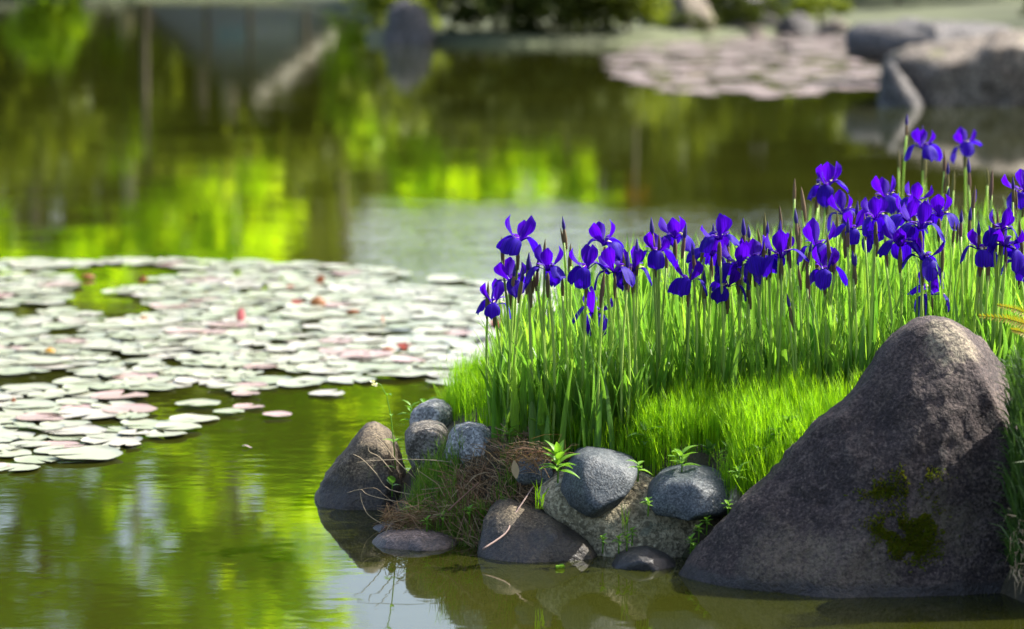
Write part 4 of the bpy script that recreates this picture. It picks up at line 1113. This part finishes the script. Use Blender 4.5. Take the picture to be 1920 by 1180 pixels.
def shrub(name, label, crowns, n, leaf, mat, trunk=None, bark='bark', cat='tree', group=None, seed=1):
    """crowns: list of (centre, rx, ry, rz); foliage scattered in clumps through their volume"""
    rr = random.Random(seed)
    c0 = crowns[0][0]
    base = Vector(trunk) if trunk else Vector((c0.x, c0.y, 0.1))
    t = thing(name, base, label, cat, group)
    mb = MB(); tot = sum(c[1] * c[2] * c[3] for c in crowns)
    for c, rx, ry, rz in crowns:
        k = int(n * rx * ry * rz / tot); ncl = max(6, k // 40)
        for _ in range(ncl):
            while True:
                q = Vector((rr.uniform(-1, 1), rr.uniform(-1, 1), rr.uniform(-1, 1)))
                if .35 < q.length < 1: break
            cc = c + Vector((q.x * rx, q.y * ry, q.z * rz)) - base
            cr = min(rx, rz) * rr.uniform(.16, .34)
            for _ in range(max(1, k // ncl)):
                p = cc + Vector((rr.gauss(0, cr), rr.gauss(0, cr), rr.gauss(0, cr * .6)))
                u = Vector((rr.gauss(0, 1), rr.gauss(0, 1), rr.gauss(0, .6))).normalized(); w = u.cross(Vector((rr.gauss(0, 1), rr.gauss(0, 1), rr.gauss(0, 1)))).normalized()
                s = leaf * rr.uniform(.6, 1.3); mb.quad(p, u * s, w * s * .6)
    obj('crown', mb.mesh('crown', False), M[mat], t)
    tb = MB(); top = max(c[0].z for c in crowns) - base.z; r = .008 * top + .03
    tb.tube([(0, 0, -.3), (.05 * r, 0, top * .35), (.3 * r, .2 * r, top * .7), (0, 0, top)], [r * 1.25, r, r * .7, r * .2], 7)
    for c, rx, ry, rz in crowns:
        e = c - base; st_ = Vector((0, 0, min(e.z * .75, top * .6)))
        tb.tube([st_, st_.lerp(e, .5) + Vector((0, 0, -.08 * rz)), e], [r * .5, r * .35, r * .12], 5)
    obj('trunk', tb.mesh('trunk'), M[bark], t)
    return t
def cr(px, e, d, rpx, re, ry=None):
    p = mirror(px, e, d); rx = rpx / F * d
    return (p, rx, ry or rx, math.tan(R(re)) * d)
# far left grove (about 105 m off), mirrored in the near water
shrub('maple_tree', 'low spreading maple in bright new leaf on the far left shore', [cr(340, 4.95, 101, 120, .85), cr(170, 5.35, 101, 90, .55), cr(460, 4.9, 101, 80, .9), cr(260, 5.8, 101, 190, .6), cr(420, 5.9, 101, 130, .5)], 3400, .28, 'maple', trunk=(mirror(270, 1.5, 101).x, 101.5, .1), bark='bark', seed=1)
shrub('maple_tree', 'bright green maple hanging at the far left edge of the shore', [cr(-60, 5.4, 102, 90, .7), cr(20, 5.5, 102, 50, .5)], 1300, .28, 'maple', trunk=(mirror(-60, 1, 102).x, 102.5, .1), bark='pale_bark', seed=2)
TALL = [('tall broadleaf tree with yellow-green sunlit crown above the maple', [cr(430, 12.0, 116, 130, 1.4), cr(330, 13.6, 117, 130, 1.2), cr(520, 11.2, 116, 90, 1.3), cr(570, 12.9, 116, 70, 1.2), cr(420, 15.2, 117, 170, 1.5), cr(630, 11.4, 115, 50, .8)], 'maple', 430, 6200, 3),
        ('tall light green tree with sky gaps in its crown on the far left', [cr(40, 9.5, 118, 110, .9), cr(190, 9.3, 118, 100, .8), cr(-20, 12.2, 118, 110, 1.1), cr(-60, 14.5, 118, 120, 1.4), cr(100, 14.9, 118, 90, 1.2), cr(10, 10.9, 118, 60, .7), cr(120, 10.6, 119, 75, .9), cr(330, 10.9, 118, 70, .8), cr(200, 11.5, 119, 70, .5), cr(210, 9.9, 119, 70, .5), cr(60, 10.2, 116, 70, .5), cr(170, 11.0, 116, 55, .5)], 'maple', 60, 6400, 4),
        ('tall bright tree between the gappy light green tree and the yellow-green one', [cr(140, 12.7, 121, 95, 1.0), cr(250, 12.6, 121, 80, 1.0), cr(250, 14.6, 121, 110, 1.0), cr(290, 9.4, 121, 80, .8), cr(370, 10.2, 121, 60, .7)], 'maple', 240, 4600, 5),
        ('broad mid-green tree leaning over the gap by the house', [cr(610, 9.6, 112, 110, 1.1), cr(720, 9.2, 112, 75, .9), cr(500, 9.2, 112, 90, .8), cr(420, 8.8, 112, 80, .6), cr(800, 8.7, 112, 90, .8), cr(690, 7.9, 111, 110, .7), cr(870, 9.3, 112, 60, .7), cr(560, 8.3, 111, 80, .6)], 'maple', 640, 9500, 6),
        ('dark olive tree standing behind the mid-green one', [cr(560, 7.7, 122, 180, .8), cr(350, 7.9, 122, 130, .9), cr(150, 7.7, 122, 140, .8), cr(-60, 7.9, 122, 140, .9), cr(90, 11.6, 123, 60, .7), cr(340, 11.4, 123, 70, .6), cr(400, 10.0, 123, 120, .8), cr(180, 10.4, 123, 40, .6)], 'olive_tree', 380, 7600, 7)]
TALL += [('tall light green tree first beyond the gappy one along the shore', [cr(-260, 9.8, 117, 130, 1.3), cr(-200, 12.4, 117, 110, 1.4), cr(-330, 12.9, 117, 120, 1.5)], 'maple', -260, 4600, 8),
         ('tall mid-green tree second beyond the gappy one along the shore', [cr(-500, 9.6, 118, 150, 1.5), cr(-470, 12.6, 118, 130, 1.4), cr(-600, 12.4, 118, 120, 1.5)], 'mid_tree', -500, 4600, 9),
         ('tall mid-green tree third beyond the gappy one along the shore', [cr(-760, 9.2, 117, 170, 1.7), cr(-800, 12.2, 117, 150, 1.6)], 'mid_tree', -760, 4200, 10)]
for lab, crw, mt_, px, n, sd_ in TALL:
    b = mirror(px, 1, crw[0][0].y); shrub('broadleaf_tree', lab, crw, n, .34, mt_, trunk=(b.x, b.y, .2), bark='pale_bark' if sd_ in (3, 5) else 'bark', seed=sd_, group='tall trees on the far left shore')
# understorey along the far left shore
for i, (px, e, rpx, re, mt_) in enumerate([(-60, 2.6, 130, 1.8, 'olive_tree'), (110, 3.0, 110, 1.1, 'olive_tree'), (200, 2.7, 80, 1.4, 'mid_tree'), (285, 2.2, 40, .9, 'olive_tree'), (390, 3.5, 90, .6, 'olive_tree'), (575, 3.4, 80, .9, 'olive_tree'),
                                           (690, 2.2, 60, 1.6, 'mid_tree'), (740, 3.4, 90, 1.3, 'olive_tree'), (470, 3.6, 80, .55, 'mid_tree')]):
    d = 104 + (i % 3) * 2
    lab = ['dark olive thicket at the far left end of the shore', 'olive shrub under the low maple', 'mid-green bush left of the grey gable', 'small green bush touching the gable slope', 'olive bush over the gable peak', 'olive thicket right of the gable',
           'fresh green bush along the right gable slope', 'olive bush closing the far left shore', 'green bush behind the gable peak'][i]
    b = mirror(px, 1, d); shrub('bush', lab, [cr(px, e, d, rpx, re)], 1900, .32, mt_, trunk=(b.x, d, .1), cat='bush', group='bushes on the far left shore', seed=20 + i)
shrub('bush', 'bright yellow-green bush low at the water on the far left', [cr(92, 1.3, 99, 62, .55)], 1300, .22, 'mid_tree', trunk=(mirror(92, 1, 99).x, 99, .05), cat='bush', seed=41)
# the wood that closes the view behind both shores
def wood(n, spans, leaf, mat, seed, label):
    rr = random.Random(seed); mb = MB()
    for _ in range(n):
        x0, x1, e0, e1, d0, d1 = rr.choice(spans)
        d = rr.uniform(d0, d1); px = rr.uniform(x0, x1); u = rr.random()
        top = e1 * (.86 + .2 * noise.noise(Vector((px * .012, d * .1, seed))))
        p = mirror(px, e0 + (top - e0) * u, d)
        a = Vector((rr.gauss(0, 1), rr.gauss(0, 1), rr.gauss(0, .6))).normalized(); w = a.cross(Vector((rr.gauss(0, 1), rr.gauss(0, 1), rr.gauss(0, 1)))).normalized()
        k = leaf * rr.uniform(.6, 1.3); mb.quad(p, a * k, w * k * .7)
    return tag(obj('wood', mb.mesh('wood', False), M[mat]), label, 'wood', kind='stuff')
wood(15000, [(-700, -200, .5, 10, 128, 140), (-200, 300, .5, 8.2, 128, 140), (250, 640, .5, 7.8, 128, 140), (600, 800, .4, 5.6, 126, 138)], .55, 'olive_tree', 91, 'dense olive wood closing the view behind the far left shore')
wood(9000, [(760, 1180, .4, 4.8, 74, 82), (1150, 1650, .4, 8, 78, 88), (1600, 2400, .4, 9, 78, 90)], .4, 'olive_tree', 92, 'dense dark wood closing the view behind the far right shore')
# grey gabled house
hp = mirror(465, 1, 110)
house = thing('gabled_house', (hp.x, 110, .2), 'grey gabled house facing the water on the far left shore', 'house')
def hbox(name, x0, x1, y0, y1, z0, z1, mat, par=house):
    v = [(x, y, z) for z in (z0, z1) for y in (y0, y1) for x in (x0, x1)]
    return obj(name, mesh(name, v, [(0, 1, 3, 2), (4, 6, 7, 5), (0, 4, 5, 1), (2, 3, 7, 6), (0, 2, 6, 4), (1, 5, 7, 3)], False), M[mat], par)
hw, hz = 4.3, 3.45
obj('wall', mesh('wall', [(-hw + .3, 0, 0), (hw - .3, 0, 0), (0, 0, hz), (-hw + .3, 7, 0), (hw - .3, 7, 0), (0, 7, hz)], [(0, 1, 2), (3, 5, 4), (0, 3, 4, 1)], False), M['wall_plaster'], house)
for sg in (-1, 1):
    a = math.atan2(hz, hw)
    v = []
    for y in (-.5, 7.5):
        for (x, z) in ((sg * hw * 1.04, -.12), (0, hz), (0, hz + .3), (sg * hw * 1.04, .16)): v.append((x, y, z))
    obj('roof', mesh('roof', v, [(0, 1, 2, 3), (4, 7, 6, 5), (0, 4, 5, 1), (1, 5, 6, 2), (2, 6, 7, 3), (3, 7, 4, 0)], False), M['roof_slate'], house)
w1 = hbox('window', -1.15, .0, -.06, -.003, .95, 1.6, 'white_panel'); hbox('pane', -1.08, -.07, -.075, -.062, 1.02, 1.53, 'window_glass', w1)
hbox('panel', .25, 1.75, -.05, -.003, .85, 1.45, 'white_panel')
for sg in (-1, 1): hbox('gable_trim', sg * .02 - .5 if sg < 0 else .02, -.02 if sg < 0 else .52, -.08, -.004, 2.45, 2.75, 'roof_slate')

# centre shore: dark clipped shrub and stones at the water (about 44 m off)
shrub('evergreen_bush', 'dark evergreen bush overhanging the far shore with black shade beneath', [(Vector((.35, 45.2, .75)), 1.7, 1.1, .68), (Vector((-.3, 45.5, 1.1)), 1.0, 1.0, .6), (Vector((1.2, 45.4, .95)), .9, .9, .6)], 5200, .085, 'evergreen', trunk=(.35, 45.4, .1), cat='bush', seed=51)
shrub('bush', 'olive sunlit bush leaning against the dark evergreen', [(Vector((1.75, 45.6, .75)), .6, .6, .5)], 900, .08, 'olive_tree', cat='bush', seed=52)
shrub('maple_tree', 'young maple in bright leaf behind the evergreen bush', [cr(830, 4.0, 58, 110, .55), cr(950, 4.3, 58, 70, .6), cr(770, 4.6, 58, 70, .4), cr(800, 3.5, 58, 50, .4), cr(890, 4.9, 58, 120, .25)], 3000, .17, 'maple', trunk=(mirror(850, 1, 58).x, 58, .4), seed=53)
shrub('maple_tree', 'slender bright maple right of the young maple', [cr(1050, 4.0, 59, 50, .4), cr(1100, 4.7, 59, 55, .35), cr(1020, 3.5, 59, 40, .3)], 1500, .16, 'maple', trunk=(mirror(1060, 1, 59).x, 59, .4), seed=54)
shrub('bush', 'brownish olive bush behind the evergreen on the far shore', [cr(900, 2.6, 52, 160, .6), cr(760, 2.2, 54, 80, .8), cr(1080, 2.8, 54, 80, .6)], 2600, .12, 'olive_tree', trunk=(mirror(900, 1, 53).x, 53, .4), cat='bush', seed=55)
shrub('bush', 'small orange-leaved bush before the dark conifers', [cr(1190, 4.6, 60, 16, .22)], 260, .1, 'orange_leaf', trunk=(mirror(1190, 1, 60).x, 60, .4), cat='bush', seed=56)
for i, (px, e, rpx, re, d) in enumerate([(1260, 5.4, 120, 1.9, 66), (1420, 5.8, 130, 2.2, 68), (1600, 5.4, 130, 2.2, 66), (1760, 5.8, 130, 2.3, 64), (1930, 5.4, 150, 2.2, 66), (2150, 6, 200, 2.6, 68)]):
    lab = ['dark conifer nearest the orange-leaved bush', 'tall dark conifer second from the orange bush', 'dark conifer behind the far flat rock', 'tall dark conifer third from the orange bush', 'dark conifer above the big flat rock', 'dark conifer at the far end of the right shore'][i]
    b = mirror(px, 1, d); shrub('conifer', lab, [cr(px, e, d, rpx, re), cr(px, e - 1.5, d, rpx * 1.2, re * .6)], 3600, .2, 'evergreen' if i % 2 else 'olive_tree', trunk=(b.x, d, .4), seed=60 + i, group='dark conifers on the far right shore')
for i, (px, e, rpx, re, d) in enumerate([(1290, 2.9, 100, .7, 62), (1480, 2.6, 110, .6, 62), (1680, 2.8, 110, .6, 60), (1860, 2.8, 120, .6, 60)]):
    lab = ['dark bush under the first conifer', 'dark bush behind the pale lawn edge', 'dark bush behind the pale slope', 'dark bush above the flat rock'][i]
    b = mirror(px, 1, d); shrub('bush', lab, [cr(px, e, d, rpx, re)], 1500, .16, 'olive_tree', trunk=(b.x, d, .4), cat='bush', seed=70 + i, group='bushes on the far right shore')
rock('far_flat_rock', 'long flat grey-brown rock at the far right waterline', [(1652, 200), (1655, 130), (1672, 98), (1720, 88), (1800, 72), (1880, 62), (2000, 60), (2080, 110), (2090, 240), (1660, 240)], 26.0, 1.1, M['far_rock'], sub=5, seed=111, amp=.05, scl=3, facets=2, flat=.6)
rock('far_rock', 'dark squat rock at the corner of the long flat rock', [(1648, 200), (1655, 125), (1672, 112), (1690, 140), (1730, 190), (1735, 230), (1650, 230)], 25.2, .3, M['far_grey'], sub=4, seed=112, amp=.05, scl=2.5)
rock('far_rock', 'blue-grey layered rock behind the long flat rock', [(1585, 110), (1590, 60), (1610, 44), (1700, 38), (1820, 42), (1900, 50), (1900, 120), (1700, 130)], 30.0, .8, M['far_grey'], sub=4, seed=113, amp=.06, scl=3)
rock('far_rock', 'pale beige rock standing on the far shore', [(1195, 75), (1205, 20), (1230, -10), (1290, -20), (1330, 5), (1345, 60), (1340, 90), (1200, 90)], 48.0, .6, M['far_rock'], sub=4, seed=114, amp=.06, scl=2.5)
rock('far_rock', 'bluish rock right of the pale beige one', [(1340, 60), (1350, 10), (1390, -10), (1440, 0), (1460, 40), (1450, 80), (1350, 80)], 50.5, .5, M['far_grey'], sub=4, seed=115, amp=.06, scl=2.5)
rock('far_rock', 'grey rock between the house shore and the evergreen bush', [(715, 90), (725, 20), (760, -5), (800, 20), (815, 70), (810, 100), (720, 100)], 44.6, .4, M['far_grey'], sub=4, seed=116, amp=.06, scl=2.5)
shrub('bush', 'low dark tuft between the beige and bluish far rocks', [(mirror(1295, 0, 47.2) + Vector((0, 0, 1.2 + .2)), .38, .3, .28)], 500, .06, 'evergreen', trunk=(mirror(1295, 0, 47.2).x, 47.2, .0), cat='bush', seed=81)
shrub('bush', 'low olive tuft beside the layered far rock', [(Vector((5.3, 51.6, .45)), .5, .4, .28)], 500, .06, 'olive_tree', trunk=(5.3, 51.6, .05), cat='bush', seed=82)
shrub('bush', 'dark bush topping the end of the long flat rock', [(Vector((6.0, 33, .95)), .35, .35, .5)], 600, .06, 'evergreen', trunk=(6.0, 33, .05), cat='bush', seed=83)
for i, (x, y, rx, rz, mt_, lab) in enumerate([(3.6, 49.5, .8, .5, 'evergreen', 'low dark bush on the far shore behind the bluish rock'), (5.0, 53.0, .9, .55, 'olive_tree', 'low olive bush on the far shore past the bluish rock'),
        (2.6, 50.5, .7, .6, 'olive_tree', 'low olive bush behind the pale beige far rock'), (-1.7, 47.0, .6, .7, 'olive_tree', 'low olive bush behind the grey far rock')]):
    shrub('bush', lab, [(Vector((x, y, .1 + rz * .8)), rx, .6, rz)], 900, .08, mt_, trunk=(x, y, .05), cat='bush', seed=120 + i)
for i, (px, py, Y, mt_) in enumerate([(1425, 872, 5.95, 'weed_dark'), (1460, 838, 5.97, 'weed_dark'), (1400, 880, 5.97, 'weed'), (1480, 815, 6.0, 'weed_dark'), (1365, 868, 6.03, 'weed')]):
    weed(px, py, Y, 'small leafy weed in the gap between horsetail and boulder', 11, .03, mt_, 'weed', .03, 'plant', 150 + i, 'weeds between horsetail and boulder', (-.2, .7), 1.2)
for i, (x0, x1, y0, y1, Y, mt_, lab) in enumerate([(1080, 1190, 45, 96, 45.5, 'far_grey', 'low grey boulder at the foot of the dark evergreen'), (1340, 1440, 40, 84, 49.2, 'far_rock', 'low brown boulder at the shoreline under the bluish rock'),
        (1450, 1540, 22, 78, 50.6, 'far_grey', 'grey boulder on the far shore past the bluish rock'), (1530, 1600, 34, 80, 49.8, 'far_rock', 'brown boulder near the layered rock'), (1230, 1330, 52, 90, 47.0, 'far_grey', 'low grey boulder in front of the pale beige rock')]):
    w, h = x1 - x0, y1 - y0
    rock('far_rock', lab, [(x0, y1), (x0 + w * .05, y0 + h * .45), (x0 + w * .28, y0 + h * .08), (x0 + w * .6, y0), (x0 + w * .88, y0 + h * .3), (x1, y1), (x0 + w * .5, y1 + 16)], Y, .35, M[mt_], group='boulders on the far shore', sub=4, seed=130 + i, amp=.06, scl=2.5)
